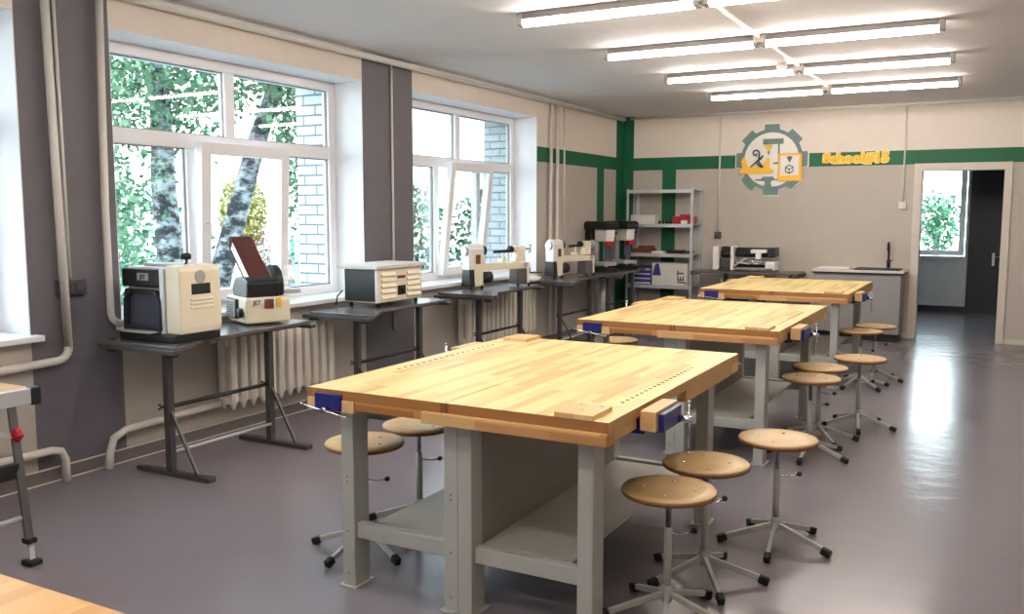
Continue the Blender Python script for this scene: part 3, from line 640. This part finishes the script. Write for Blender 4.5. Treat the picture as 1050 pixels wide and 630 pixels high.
for y, lab in ((3.45, 'grey steel machine stand under the planer and belt sander'), (5.22, 'grey steel machine stand under the louvred cream box'), (7.03, 'grey steel machine stand under the nearer wood lathe'), (8.80, 'grey steel machine stand under the farther wood lathe'), (10.19, 'grey steel machine stand under the two drill presses')):
    if first: sp.location = (-4.25, y, 0); sp['label'] = lab; sp['group'] = 'machine stands along the windows'; first = False
    else: dup(sp, (-4.25, y, 0), 0, lab, 'machine stands along the windows')
dup(sp, (-2.18, 11.72, 0), pi/2, 'grey steel machine stand against the back wall under the black and white machine', 'machine stands')

ZP = .80
# thickness planer
t = thing('thickness_planer', 'boxy cream bench planer with black infeed mouth at the left end of the stands', 'planer', (-4.33, 3.52, ZP)); t.scale = (.94, .94, .97)
MB().box(-.285, .235, .02, .38, 0, .05).build('base_tray', 'black', t, .01)
mb = MB(); mb.prism([(.13, .05), (.255, .05), (.262, .09), (.258, .425), (.24, .455), (.13, .462)], .04, .37, 'y'); mb.build('right_housing', 'mach', t, .012)
MB().box(-.27, .135, .09, .37, .30, .445).build('head_housing', 'machw', t, .01)
MB().box(-.27, -.23, .06, .37, .05, .31).build('left_column', 'black', t, .008)
MB().box(.09, .132, .03, .37, .05, .44).build('inner_column', 'alu', t, .006)
o = MB().box(-.27, .085, .045, .12, .325, .435).build('front_hood', 'black', t, .01)
MB().box(-.12, -.02, .042, .046, .365, .41).build('maker_plate', 'label_silver', o)
textmesh('plate_lettering', 'JET', .036, 'black', o, TX((-.07, .0415, .374), (1, 0, 0), (0, 0, 1)), .0006, .0012)
mb = MB(); pts = [(-.225, .07), (-.215, .26), (-.17, .30), (.04, .30), (.085, .26), (.09, .07)]
for k in range(5):
    a, b = pts[k], pts[k+1]; mb.bar((a[0], .03, a[1]), (b[0], .03, b[1]), .03, .022, (0, 1, 0))
mb.bar((-.235, .03, .075), (.095, .03, .075), .03, .02, (0, 1, 0)); mb.build('dust_chute_frame', 'black', t, .006)
mb = MB(); mb.prism([(-.21, .075), (-.2, .26), (-.16, .29), (.03, .29), (.07, .26), (.075, .075)], .05, .056, 'y'); mb.build('infeed_plate', 'darkglass', t, .002)
MB().box(-.20, .07, -.03, .06, .055, .066).build('feed_table', 'alu', t, .002)
MB().box(.2565, .262, .13, .28, .285, .35).build('control_window', 'black', t, .003)
mb = MB()
for z in (.20, .225, .25): mb.box(.257, .266, .12, .30, z, z+.012)
mb.build('vent_ribs', 'mach', t, .003)
MB().lathe([(.04, 0), (.04, .004)], (0, 0, 0), 20, TX((.260, .20, .39), (0, 1, 0), (0, 0, 1))).build('round_badge', 'label_silver', t)
k = MB(); k.cyl((.14, .2, .44), (.14, .2, .50), .008, 8); k.lathe([(.028, 0), (.034, .01), (.034, .03), (.022, .04)], (.14, .2, .49), 14); k.build('height_knob', 'black', t)
MB().box(-.2, .1, .16, .3, .445, .462).build('top_plate', 'alu', t, .004)

# belt and disc sander
t = thing('belt_disc_sander', 'cream belt and disc sander with a raised brown belt arm right of the planer', 'sander', (-4.52, 4.40, ZP+.014), -.436); t.scale = (1.15,)*3
MB().prism([(-.14, .0), (.17, .0), (.17, .13), (.15, .15), (-.14, .15)], .0, .27, 'y').build('motor_base', 'mach', t, .01)
o = MB().box(-.125, .05, -.012, .0, .02, .14).build('side_grille', 'black', t, .01)
mb = MB(); mb.box(-.11, .035, -.018, -.012, .03, .13); mb.mi = 1
for r_ in range(6):
    for c_ in range(5): mb.box(-.095+c_*.022, -.08+c_*.022, -.02, -.018, .04+r_*.014, .046+r_*.014)
mb.build('grille_panel', ['cabinet', 'black'], o, .0)
mb = MB(); mb.lathe([(.028, 0), (.028, .022), (.02, .026)], (0, 0, 0), 16, TX((.105, -.0, .06), (1, 0, 0), (0, 0, 1))); mb.build('dial_knob', 'black', t)
o = MB().box(.1705, .174, .02, .2, .105, .14).build('name_strip', 'signwhite', t)
textmesh('strip_lettering', 'JET', .034, 'brown', o, TX((.1745, .065, .11), (0, 1, 0), (0, 0, 1)), .0006, .001)
MB().box(.174, .176, .11, .165, .085, .14).build('warning_label', 'brown', o); MB().box(.174, .176, .18, .21, .09, .145).build('hazard_label', 'yellow', o)
mb = MB(); mb.prism([(-.10, .14), (.14, .14), (.15, .24), (.10, .265), (-.06, .26), (-.12, .2)], .02, .22, 'y'); mb.build('belt_housing', 'black', t, .015)
mb = MB(); mb.cyl((.0, .21, .21), (.0, .255, .21), .12, 32); mb.build('sanding_disc_guard', 'black', t, .006)
MB().box(-.08, .12, .255, .36, .16, .185).build('disc_table', 'alu', t, .004)
# belt arm leans back towards the window
Tn = TX((.05, .125, .20), (0, 1, 0), (-.798, 0, .602))
arm = MB().box(-.062, .062, 0, .39, .0, .060, Tn).build('belt_arm', 'mach', t, .008)
mb = MB(); mb.box(-.064, .064, .0, .39, .060, .066, Tn); mb.box(-.064, .064, .0, .39, -.006, 0, Tn); mb.build('sanding_belt', 'belt', arm)
mb = MB(); mb.cyl(Tn @ Vector((-.0635, .39, .03)), Tn @ Vector((.0635, .39, .03)), .036, 18); mb.build('end_roller', 'belt', arm)
mb = MB(); mb.cyl(Tn @ Vector((-.07, .39, .03)), Tn @ Vector((.07, .39, .03)), .015, 12); mb.build('roller_axle', 'black', arm)
for fx in (-.12, .15):
    for fy in (.02, .25): MB().cyl((fx, fy, -.0), (fx, fy, .012), .016, 12).build('rubber_foot', 'rubber', t)

# air filter box
t = thing('air_filter_box', 'cream louvred box with black filter face and pale lid on the second stand', 'air filter', (-4.53, 5.66, ZP)); t.scale = (1, 1, 1.07)
MB().box(-.08, .25, .0, .62, .035, .285).build('cabinet', 'mach', t, .006)
MB().box(-.13, .275, -.03, .66, .285, .315).build('lid', 'cardboard', t, .006)
MB().box(-.07, .235, -.008, .0, .045, .28).build('filter_face', 'black', t, .004)
MB().box(.235, .252, -.012, .03, .035, .285).build('corner_trim', 'signwhite', t, .003)
for ya, yb in ((.05, .24), (.4, .58)):
    mb = MB()
    for k in range(5):
        z = .06+k*.042; mb.prism([(.25, z), (.266, z+.004), (.25, z+.03)], ya, yb, 'y')
    mb.build('louvre_bank', 'mach', t)
MB().box(.25, .258, .27, .37, .205, .225).build('maker_plate', 'brown', t)
mb = MB(); mb.box(.25, .262, .27, .37, .08, .15); mb.cyl((.262, .32, .115), (.275, .32, .115), .018, 12); mb.build('switch_panel', 'black', t, .003)
mb = MB(); mb.tube([(-.09, -.01, .12), (-.11, -.05, .08), (-.12, -.06, .01)], .006, 8); mb.build('power_cord', 'black', t)
for fx in (-.05, .22):
    for fy in (.05, .57): MB().cyl((fx, fy, 0), (fx, fy, .036), .016, 10).build('rubber_foot', 'rubber', t)

# wood lathe
def lathe_proto():
    t = thing('wood_lathe', 'x', 'wood lathe')
    MB().prism([(0, .155), (.72, .155), (.72, .20), (.70, .215), (.12, .225), (0, .225)], -.045, .045, 'x').build('bed', 'mach', t, .006)
    mb = MB(); mb.prism([(-.075, .0), (.075, .0), (.06, .17), (-.06, .17)], -.06, .0, 'y'); mb.build('base_cover', 'black', t, .006)
    mb = MB(); mb.prism([(.0, .0), (.11, .0), (.11, .12), (.13, .20), (.13, .30), (.0, .30)], -.06, .06, 'x'); mb.build('headstock_pedestal', 'mach', t, .008)
    mb = MB(); mb.prism([(-.058, .16), (.058, .16), (.06, .36), (.042, .40), (.0, .415), (-.042, .40), (-.06, .36)], -.06, .12, 'y'); mb.build('headstock', 'machw', t, .008)
    MB().cyl((0, -.085, .345), (0, -.06, .345), .045, 22).build('handwheel', 'alu', t)
    MB().cyl((0, .12, .345), (0, .165, .345), .045, 22).build('faceplate', 'black', t)
    MB().cyl((0, .165, .345), (0, .20, .345), .013, 12).build('spindle', 'chrome', t)
    MB().box(.06, .066, .02, .07, .22, .31).build('red_label', 'brown', t)
    MB().cyl((.02, .11, .085), (.02, .22, .085), .055, 20).build('motor', 'black', t)
    mb = MB(); mb.box(-.04, .05, .36, .40, .225, .26); mb.cyl((.02, .38, .25), (.02, .38, .32), .013, 12); mb.build('tool_rest_base', 'mach', t, .004)
    MB().bar((.02, .26, .33), (.02, .50, .335), .018, .03).build('tool_rest', 'black', t, .005)
    mb = MB(); mb.prism([(.52, .225), (.66, .225), (.65, .31), (.67, .36), (.64, .385), (.54, .385), (.52, .35), (.55, .31)], -.035, .035, 'x'); mb.build('tailstock', 'mach', t, .008)
    MB().cyl((0, .46, .35), (0, .53, .35), .02, 14).cyl((0, .475, .35), (0, .51, .35), .034, 18).build('live_centre', 'black', t)
    mb = MB(); mb.cyl((0, .67, .35), (0, .72, .35), .012, 12); mb.cyl((0, .71, .35), (0, .725, .35), .045, 20); mb.tube([(0, .725, .385), (0, .76, .385)], .007, 8); mb.build('tailstock_wheel', 'alu', t)
    MB().prism([(.52, .0), (.66, .0), (.65, .155), (.53, .155)], -.065, .065, 'x').build('end_foot', 'standtop', t, .006)
    MB().box(-.06, .06, .66, .69, .0, .16).build('end_plate', 'mach', t, .004)
    MB().cyl((.045, .65, .19), (.052, .65, .19), .025, 16).build('round_badge', 'label_silver', t)
    for fy in (-.04, .09, .54, .68): MB().cyl((.06, fy, -.02), (.06, fy, .01), .014, 10).build('rubber_foot', 'rubber', t)
    return t
lt = lathe_proto(); lt.scale = (1.02,)*3; lt.rotation_euler = (0, 0, -.40); lt.location = (-4.57, 7.56, ZP+.022); lt['label'] = 'cream wood lathe in front of the farther window'; lt['group'] = 'wood lathes'
dup(lt, (-4.50, 9.27, ZP+.022), -.25, 'cream wood lathe right of the farther window, by the drill presses', 'wood lathes')
t = thing('plastic_bag', 'crumpled clear plastic bag on the stand between the two lathes', 'bag', (-4.5, 8.62, ZP))
mb = MB(); prof = [(.12, 0), (.17, .02), (.15, .05), (.08, .075), (.02, .085)]; mb.lathe(prof, (0, 0, 0), 14)
for v_ in mb.b.verts: v_.co += Vector((random.uniform(-.015, .015), random.uniform(-.02, .02)*1.5, random.uniform(0, .01)))
mb.build('bag', 'paper', t); MB().bar((-.15, -.05, .095), (.12, .08, .10), .05, .014).build('steel_rule', 'black', t) if False else None
t = thing('tool_rest_bar', 'black tool rest with short upright post lying on the plastic bag', 'tool rest', (-4.46, 8.60, ZP+.094))
MB().bar((-.12, -.1, .01), (.1, .12, .01), .03, .014).build('rest_bar', 'black', t, .004); MB().cyl((.0, .02, .015), (.0, .02, .075), .006, 10).build('rest_post', 'black', t)

# drill press
def press_proto():
    t = thing('drill_press', 'x', 'drill press')
    MB().box(-.14, .17, -.12, .12, 0, .045).build('base', 'black', t, .01)
    MB().box(-.10, .16, -.10, .10, .07, .115).build('work_table', 'alu', t, .006)
    MB().cyl((-.10, 0, .04), (-.10, 0, .50), .03, 18).build('column', 'alu', t)
    MB().prism([(-.24, .50), (.17, .50), (.19, .52), (.19, .575), (.16, .60), (-.2, .60), (-.25, .57)], -.10, .10, 'y').build('belt_cover', 'black', t, .012)
    MB().prism([(-.05, .36), (.14, .36), (.16, .50), (-.06, .50)], -.07, .07, 'y').build('head_casting', 'machw', t, .008)
    MB().box(-.24, -.12, -.08, .08, .34, .50).build('motor', 'black', t, .015)
    MB().cyl((.07, 0, .22), (.07, 0, .37), .022, 14).build('quill', 'chrome', t)
    MB().tube([(.07, 0, .15), (.07, 0, .18), (.07, 0, .22)], [.008, .02, .024], 14).build('chuck', 'alu', t)
    MB().box(.09, .165, -.04, .045, .31, .36).build('chuck_guard_hinge', 'red', t, .006)
    MB().box(.10, .106, -.05, .05, .13, .31).build('chuck_guard', 'darkglass', t)
    mb = MB()
    for k in range(3):
        a = .4+k*2.09; mb.tube([(.04, .08, .42), (.04+.1*cos(a), .11, .42+.1*sin(a))], .006, 8); mb.lathe([(.004, -.014), (.014, 0), (.004, .014)], (.04+.1*cos(a), .11, .42+.1*sin(a)), 10)
    mb.build('feed_handle', 'black', t)
    return t
dp = press_proto(); dp.scale = (1.05, 1.05, 1.07); dp.location = (-4.48, 10.68, ZP); dp.rotation_euler = (0, 0, -.45); dp['label'] = 'black and white bench drill press, left of two by the corner'; dp['group'] = 'drill presses'
dup(dp, (-4.44, 11.28, ZP), -.45, 'black and white bench drill press, right of two, partly before the metal shelving', 'drill presses')

# machine on the back-wall stand
t = thing('drum_sander', 'black and white bench machine with rollers on the back wall stand', 'machine', (-2.88, 11.66, ZP))
MB().box(-.40, -.32, -.13, .13, .01, .32).build('end_housing', 'machw', t, .01)
MB().box(-.16, -.12, -.15, .13, .01, .32).build('end_frame', 'machw', t, .006)
MB().box(-.32, -.16, -.08, .12, .02, .17).build('motor', 'stand', t, .02)
mb = MB(); mb.cyl((-.31, -.02, .22), (-.17, -.02, .22), .05, 20); mb.box(-.31, -.17, -.02, .1, .26, .31); mb.build('motor_cap', 'black', t, .01)
mb = MB(); mb.cyl((-.12, -.03, .23), (.38, -.03, .23), .05, 20); mb.box(-.14, .38, .0, .12, .25, .30); mb.build('drum_cover', 'black', t, .008)
MB().prism([(.10, .235), (.30, .245), (.3, .285), (.1, .285)], -.16, -.08, 'y').box(.16, .23, -.15, -.09, .16, .24).build('head_casting', 'machw', t, .006)
MB().box(-.12, .38, -.13, .13, .02, .05).build('base', 'cabinet', t, .006)
MB().box(.28, .40, -.13, .12, .02, .13).build('right_pedestal', 'machw', t, .01)
MB().box(.31, .40, -.12, .12, .19, .31).build('right_gearbox', 'black', t, .01)
for z_ in (.10, .13): MB().cyl((-.12, -.10, z_), (.3, -.10, z_), .011, 12).build('guide_bar', 'chrome', t)
MB().bar((-.12, -.14, .06), (.04, -.14, .17), .05, .02).bar((-.08, -.15, .12), (.08, -.15, .10), .04, .02).build('infeed_table', 'alu', t, .004)
MB().box(-.12, .3, -.02, .12, .055, .10).build('conveyor_belt', 'black', t, .01)

# shelving
t = thing('metal_shelving', 'galvanised metal shelving rack in the far left corner', 'shelving', (-4.05, 11.83, 0))
xs = (-.47, .47); ysf = (-.21, .21)
for a in xs:
    for b in ysf:
        sx_ = 1 if a < 0 else -1; sy_ = 1 if b < 0 else -1
        mb = MB(); mb.box(min(a, a+sx_*.035), max(a, a+sx_*.035), min(b, b+sy_*.003), max(b, b+sy_*.003), 0, 1.87); mb.box(min(a, a+sx_*.003), max(a, a+sx_*.003), min(b, b+sy_*.035), max(b, b+sy_*.035), 0, 1.87)
        mb.build('upright', 'zinc', t)
for z in (1.86, 1.40, 1.0, .57, .12):
    mb = MB(); mb.box(-.465, .465, -.205, .205, z-.008, z); mb.box(-.465, .465, -.214, -.2105, z-.045, z); mb.box(-.465, .465, .206, .209, z-.035, z); mb.build('shelf_board', 'zinc', t)
SX, SY = -4.05, 11.83
def b_(name, label, cat, x0, x1, z, h, m, y0=-.15, y1=.05, group=None): return box_thing(name, label, cat, (SX+x0, SX+x1, SY+y0, SY+y1, z, z+h), m, .004, group)
o = b_('storage_carton', 'long white carton on the upper middle shelf', 'carton', -.43, -.08, 1.40, .12, 'cardboard')
for k, x in enumerate((-.02, .03, .08, .13)):
    o = MB().lathe([(.018, 0), (.018, .03), (.008, .04), (.008, .05)], (0, 0, 0), 12).build('small_jar', 'black'); o.location = (SX+x, SY-.12, 1.40); tag(o, 'small dark jar on the upper middle shelf, %s from the white carton' % ['first', 'second', 'third', 'fourth'][k], 'jar', 'small dark jars')
for k, (x, w_, h_, z_) in enumerate([(.17, .09, .10, 1.40), (.27, .08, .13, 1.40), (.36, .09, .10, 1.40)]):
    b_('red_box', ['red box nearest the dark jars', 'tallest red box in the middle of the red ones', 'red box at the right upright'][k]+' on the upper shelf', 'box', x, x+w_, z_, h_, 'red', group='red boxes')
b_('white_tag_box', 'small white box in front of the red boxes', 'box', .30, .38, 1.40, .05, 'paper', -.2, -.155)
b_('timber_offcut', 'brown timber piece on the lower middle shelf, left end', 'timber', -.40, -.12, 1.00, .06, 'brown')
b_('timber_offcut', 'thin brown piece lying on top of the larger timber piece', 'timber', -.32, -.14, 1.061, .035, 'brown')
b_('paper_stack', 'white paper stack on the lower middle shelf', 'papers', -.10, .06, 1.00, .03, 'paper', -.2, -.02)
b_('tool_case', 'flat black tool case on the lower middle shelf', 'case', .09, .30, 1.00, .045, 'black')
b_('small_tool', 'small dark tool at the right end of the lower middle shelf', 'tool', .34, .42, 1.00, .04, 'stand')
for k in range(4):
    o = b_('blue_carton', ['bottom', 'second lowest', 'second highest', 'topmost'][k]+' of the stacked blue and white cartons on the lower shelf', 'carton', -.38, -.12, .57+k*.062, .058, 'bluebox', -.18, .1, 'blue cartons')
    MB().box(-.13, .13, -.1425, -.1405, .012, .03).build('white_band', 'paper', o)
o = b_('machine_carton', 'large white carton with blue and black printing on the lower shelf', 'carton', -.10, .40, .57, .30, 'cardboard', -.18, .12)
mb = MB(); mb.prism([(-.245, .13), (-.12, .13), (-.15, .29), (-.20, .29)], -.153, -.1505, 'y'); mb.build('blue_print', 'bluebox', o)
textmesh('carton_lettering', 'JET', .13, 'black', o, TX((.2, -.151, .03), (0, 0, 1), (-1, 0, 0)), .001, .002, 'LEFT')
b_('plastic_crate', 'dark crate on the bottom shelf of the rack', 'crate', -.35, .1, .12, .2, 'black', -.15, .15)

# ------------------------------------------------------------------ sink counter
t = thing('sink_cabinet', 'grey two-door sink cabinet left of the doorway', 'cabinet', (-1.50, 11.78, 0))
MB().box(-.50, .50, -.22, .27, .09, .81).build('cabinet_body', 'cabinet', t, .003)
MB().box(-.48, .48, -.18, .25, 0, .09).build('plinth', 'black', t)
for s_ in (-1, 1):
    MB().box(min(s_*.498, s_*.003), max(s_*.498, s_*.003), -.24, -.221, .10, .80).build('door', 'cabinet', t, .003)
o = tag(MB().box(-.52, .53, -.26, .275, .0, .03).build('worktop', 'counter', None, .004), 'pale stone-look worktop over the grey sink cabinet', 'worktop'); o.location = (-1.5, 11.78, .831)
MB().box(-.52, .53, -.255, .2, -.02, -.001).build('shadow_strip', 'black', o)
t = thing('sink', 'black inset sink in the pale worktop', 'sink', (-1.28, 11.76, .861))
mb = MB(); mb.box(-.26, .26, -.2, -.17, 0, .012); mb.box(-.26, .26, .17, .2, 0, .012); mb.box(-.26, -.23, -.17, .17, 0, .012); mb.box(.23, .26, -.17, .17, 0, .012); mb.box(-.23, .23, -.17, .17, 0, .003); mb.build('basin_rim', 'black', t, .003)
t = thing('faucet', 'tall black faucet behind the sink', 'faucet', (-1.19, 11.98, .874))
mb = MB(); mb.tube([(0, 0, 0), (0, 0, .26)]+[(0, -.05+.05*cos(a*pi/8), .26+.05*sin(a*pi/8)) for a in range(1, 9)]+[(0, -.10, .21)], .012, 10); mb.build('spout', 'black', t)
MB().cyl((0, 0, 0), (0, 0, .1), .022, 14).build('body', 'black', t); MB().tube([(0, 0, .07), (.05, -.02, .10)], .006, 8).build('lever', 'black', t)
box_thing('white_tray', 'low white tray on the left of the worktop', 'tray', (-1.98, -1.6, 11.65, 11.95, .861, .88), 'paper', .004)

# ------------------------------------------------------------------ gear sign and lettering
t = thing('gear_sign', 'round gear-shaped workshop sign with yellow printer and vise symbols on the back wall', 'sign', (-2.672, YB, 2.243))
Rg = .345
def gear(ro, ri, wdt):
    pts = []
    for k in range(8):
        a = pi/2+k*pi/4
        for da, r_ in ((-wdt*1.25, ri), (-wdt, ro), (wdt, ro), (wdt*1.25, ri)):
            pts.append((r_*cos(a+da), r_*sin(a+da)))
        for q in range(1, 4):
            b = a+wdt*1.25+(pi/4-wdt*2.5)*q/4; pts.append((ri*cos(b), ri*sin(b)))
    return pts
def yp(m, pts, d0, d1): m.prism([(x, z) for x, z in pts], -d1, -d0, 'y'); return m
mb = MB(); yp(mb, gear(.485, .415, .205), .012, .022); mb.build('white_backing', 'signwhite', t)
mb = MB(); yp(mb, gear(.468, .40, .20), .022, .034); mb.build('gear_ring', 'signgrey', t)
mb = MB(); yp(mb, [(.352*cos(a*pi/24), .352*sin(a*pi/24)) for a in range(48)], .034, .037); mb.build('inner_disc', 'signwhite', t)
MB().box(-.15, .15, -.012, 0, -.15, .15).build('spacer', 'signgrey', t)
mb = MB()    # drill and stand silhouettes
mb.box(-.11, .15, -.045, -.037, .20, .27); mb.box(.085, .105, -.045, -.037, -.04, .20); mb.box(.03, .10, -.045, -.037, -.06, -.035)
yp(mb, [(-.06, -.22), (.02, -.22), (.06, -.26), (.0, -.28), (0, -.36), (-.05, -.36), (-.05, -.28), (-.2, -.255), (-.2, -.27), (-.1, -.25)][::-1], .037, .043)
yp(mb, [(-.12, -.25), (-.1, -.22), (.03, -.22), (.05, -.25), (.0, -.29), (.02, -.37), (-.09, -.37), (-.07, -.29)], .037, .045)
mb.box(-.20, -.10, -.043, -.037, -.268, -.252); mb.box(.03, .09, -.043, -.037, -.268, -.252)
mb.build('machine_silhouette', 'signgrey', t)
mb = MB(); yp(mb, [(-.085, .19), (.015, .19), (.015, .17), (-.02, .12), (-.05, .12), (-.085, .17)], .037, .05); mb.build('bit_symbol', 'yellow', t)
mb = MB(); yp(mb, [(-.05, .11), (-.02, .11), (-.035, .055)], .037, .05); mb.build('bit_point', 'signdark', t)
mb = MB(); yp(mb, [(-.40, -.18), (.02, -.18), (.03, -.14), (-.02, -.10), (-.015, .0), (-.04, .03), (-.08, -.02), (-.11, -.09), (-.30, -.09), (-.33, .02), (-.36, .04), (-.39, -.02), (-.37, -.10), (-.41, -.14)], .037, .058); mb.build('vise_symbol', 'yellow', t)
mb = MB()
cur = [(-.13+.012*0, .0)]
sp_ = [(-.20+.052*(1-q/26)*cos(-.5+q*.36), .085+.052*(1-q/26)*sin(-.5+q*.36)) for q in range(20)]
path = [(-.10, -.10), (-.16, -.02), (-.155, .05)]+sp_
for k in range(len(path)-1): mb.bar((path[k][0], -.05, path[k][1]), (path[k+1][0], -.05, path[k+1][1]), .012, .02, (0, 1, 0)) if False else mb.tube([(path[k][0], -.06, path[k][1]), (path[k+1][0], -.06, path[k+1][1])], .010, 8)
mb.tube([(-.27, -.10, 0), (-.27, -.10, 0.001)], .001, 4) if False else None
mb.tube([(-.26, -.062, -.09), (-.20, -.062, -.04), (-.12, -.062, .02)], .010, 8); mb.tube([(-.20, -.062, -.04), (-.10, -.062, .05)], .012, 8); mb.tube([(-.18, -.062, -.045), (-.12, -.062, -.10)], .011, 8)
mb.build('carving_tool_symbol', 'signdark', t)
mb = MB(); mb.box(.09, .395, -.062, -.037, -.285, .075); mb.build('printer_symbol', 'yellow', t, .01)
MB().box(.125, .36, -.066, -.062, -.21, .045).build('printer_window', 'signwhite', t)
mb = MB(); yp(mb, [(.205, .035), (.275, .035), (.265, .0), (.24, -.045), (.215, .0)], .066, .07); mb.build('nozzle', 'signdark', t)
mb = MB(); cx_, cz_ = .24, -.13; hp = [(cx_+.055*cos(pi/2+k*pi/3), cz_+.055*sin(pi/2+k*pi/3)) for k in range(6)]
for k in range(6): mb.tube([(hp[k][0], -.07, hp[k][1]), (hp[(k+1) % 6][0], -.07, hp[(k+1) % 6][1])], .006, 6)
for k in (1, 3, 5): mb.tube([(cx_, -.07, cz_), (hp[k][0], -.07, hp[k][1])], .006, 6)
mb.build('cube_symbol', 'signdark', t)
t = thing('wall_lettering', 'raised yellow wall lettering on the green stripe left of the doorway', 'sign', (-1.635, YB, 2.233))
def scaletext(o, w_, h_):
    me = o.data; xs_ = [v.co.x for v in me.vertices]; zs_ = [v.co.z for v in me.vertices]; cx = (min(xs_)+max(xs_))/2; cz = (min(zs_)+max(zs_))/2
    kx = w_/(max(xs_)-min(xs_)); kz = h_/(max(zs_)-min(zs_))
    for v in me.vertices: v.co.x = (v.co.x-cx)*kx; v.co.z = (v.co.z-cz)*kz
o = textmesh('letter_backing', 'School#15', .17, 'yellowpale', t, TX((0, -.012, 0), (1, 0, 0), (0, 0, 1)), .010, .017); scaletext(o, .80, .165)
o = textmesh('letter_face', 'School#15', .17, 'yellow', t, TX((0, -.026, 0), (1, 0, 0), (0, 0, 1)), .005, .007); scaletext(o, .775, .135)

# ------------------------------------------------------------------ folding work table at the left edge
t = thing('folding_work_table', 'folding work table with aluminium rail and black end cap at the left edge', 'work table', (-3.87, 2.52, 0))
MB().box(-.50, -.035, -1.15, -.01, .728, .75).build('table_top', 'slabtan', t, .003)
mb = MB(); mb.box(-.035, 0, -1.15, -.02, .675, .748); mb.build('front_rail', 'alu', t, .004)
MB().box(-.50, -.46, -1.15, -.02, .675, .728).build('back_rail', 'alu', t, .004)
MB().box(-.045, .008, -.02, .025, .668, .752).build('end_cap', 'black', t, .006)
def leg(y0, y1, x0, x1, y_):
    lg = MB().bar((x0, y0, .675), (x1, y1, .10), .035, .028).build('leg', 'stand', t, .004)
    MB().bar((x1, y1, .10), (x1+(x1-x0)*.1, y1+(y1-y0)*.1, .012), .025, .022).build('extension', 'alu', lg)
    f = MB().box(-.035, .035, -.03, .03, 0, .025).build('foot_cap', 'rubber', lg, .006); f.location = (x1+(x1-x0)*.12, y1+(y1-y0)*.12, 0)
    c = MB().box(-.024, .024, -.022, .022, -.012, .012).build('clip', 'black', lg, .003); c.location = (x1, y1, .105)
leg(-.10, -.17, -.03, .16, 0); leg(-1.05, -1.0, -.03, .16, 0); leg(-.10, -.17, -.46, -.62, 0); leg(-1.05, -1.0, -.46, -.62, 0)
MB().bar((.055, -.14, .40), (.055, -1.03, .40), .03, .07).build('cross_beam', 'black', t, .004)
MB().cyl((.12, -.16, .20), (.12, -1.01, .20), .012, 10).build('lower_rod', 'alu', t)
mb = MB(); mb.bar((.01, -.12, .545), (.01, -.45, .66), .02, .02); mb.build('folding_strut', 'alu', t)
mb = MB()
for k in range(4): mb.lathe([(.006, -.018), (.02, -.006), (.02, .006), (.006, .018)], (.035+.016*cos(k*pi/2), -.12, .555+.016*sin(k*pi/2)), 10)
mb.build('red_knob', 'red', t)
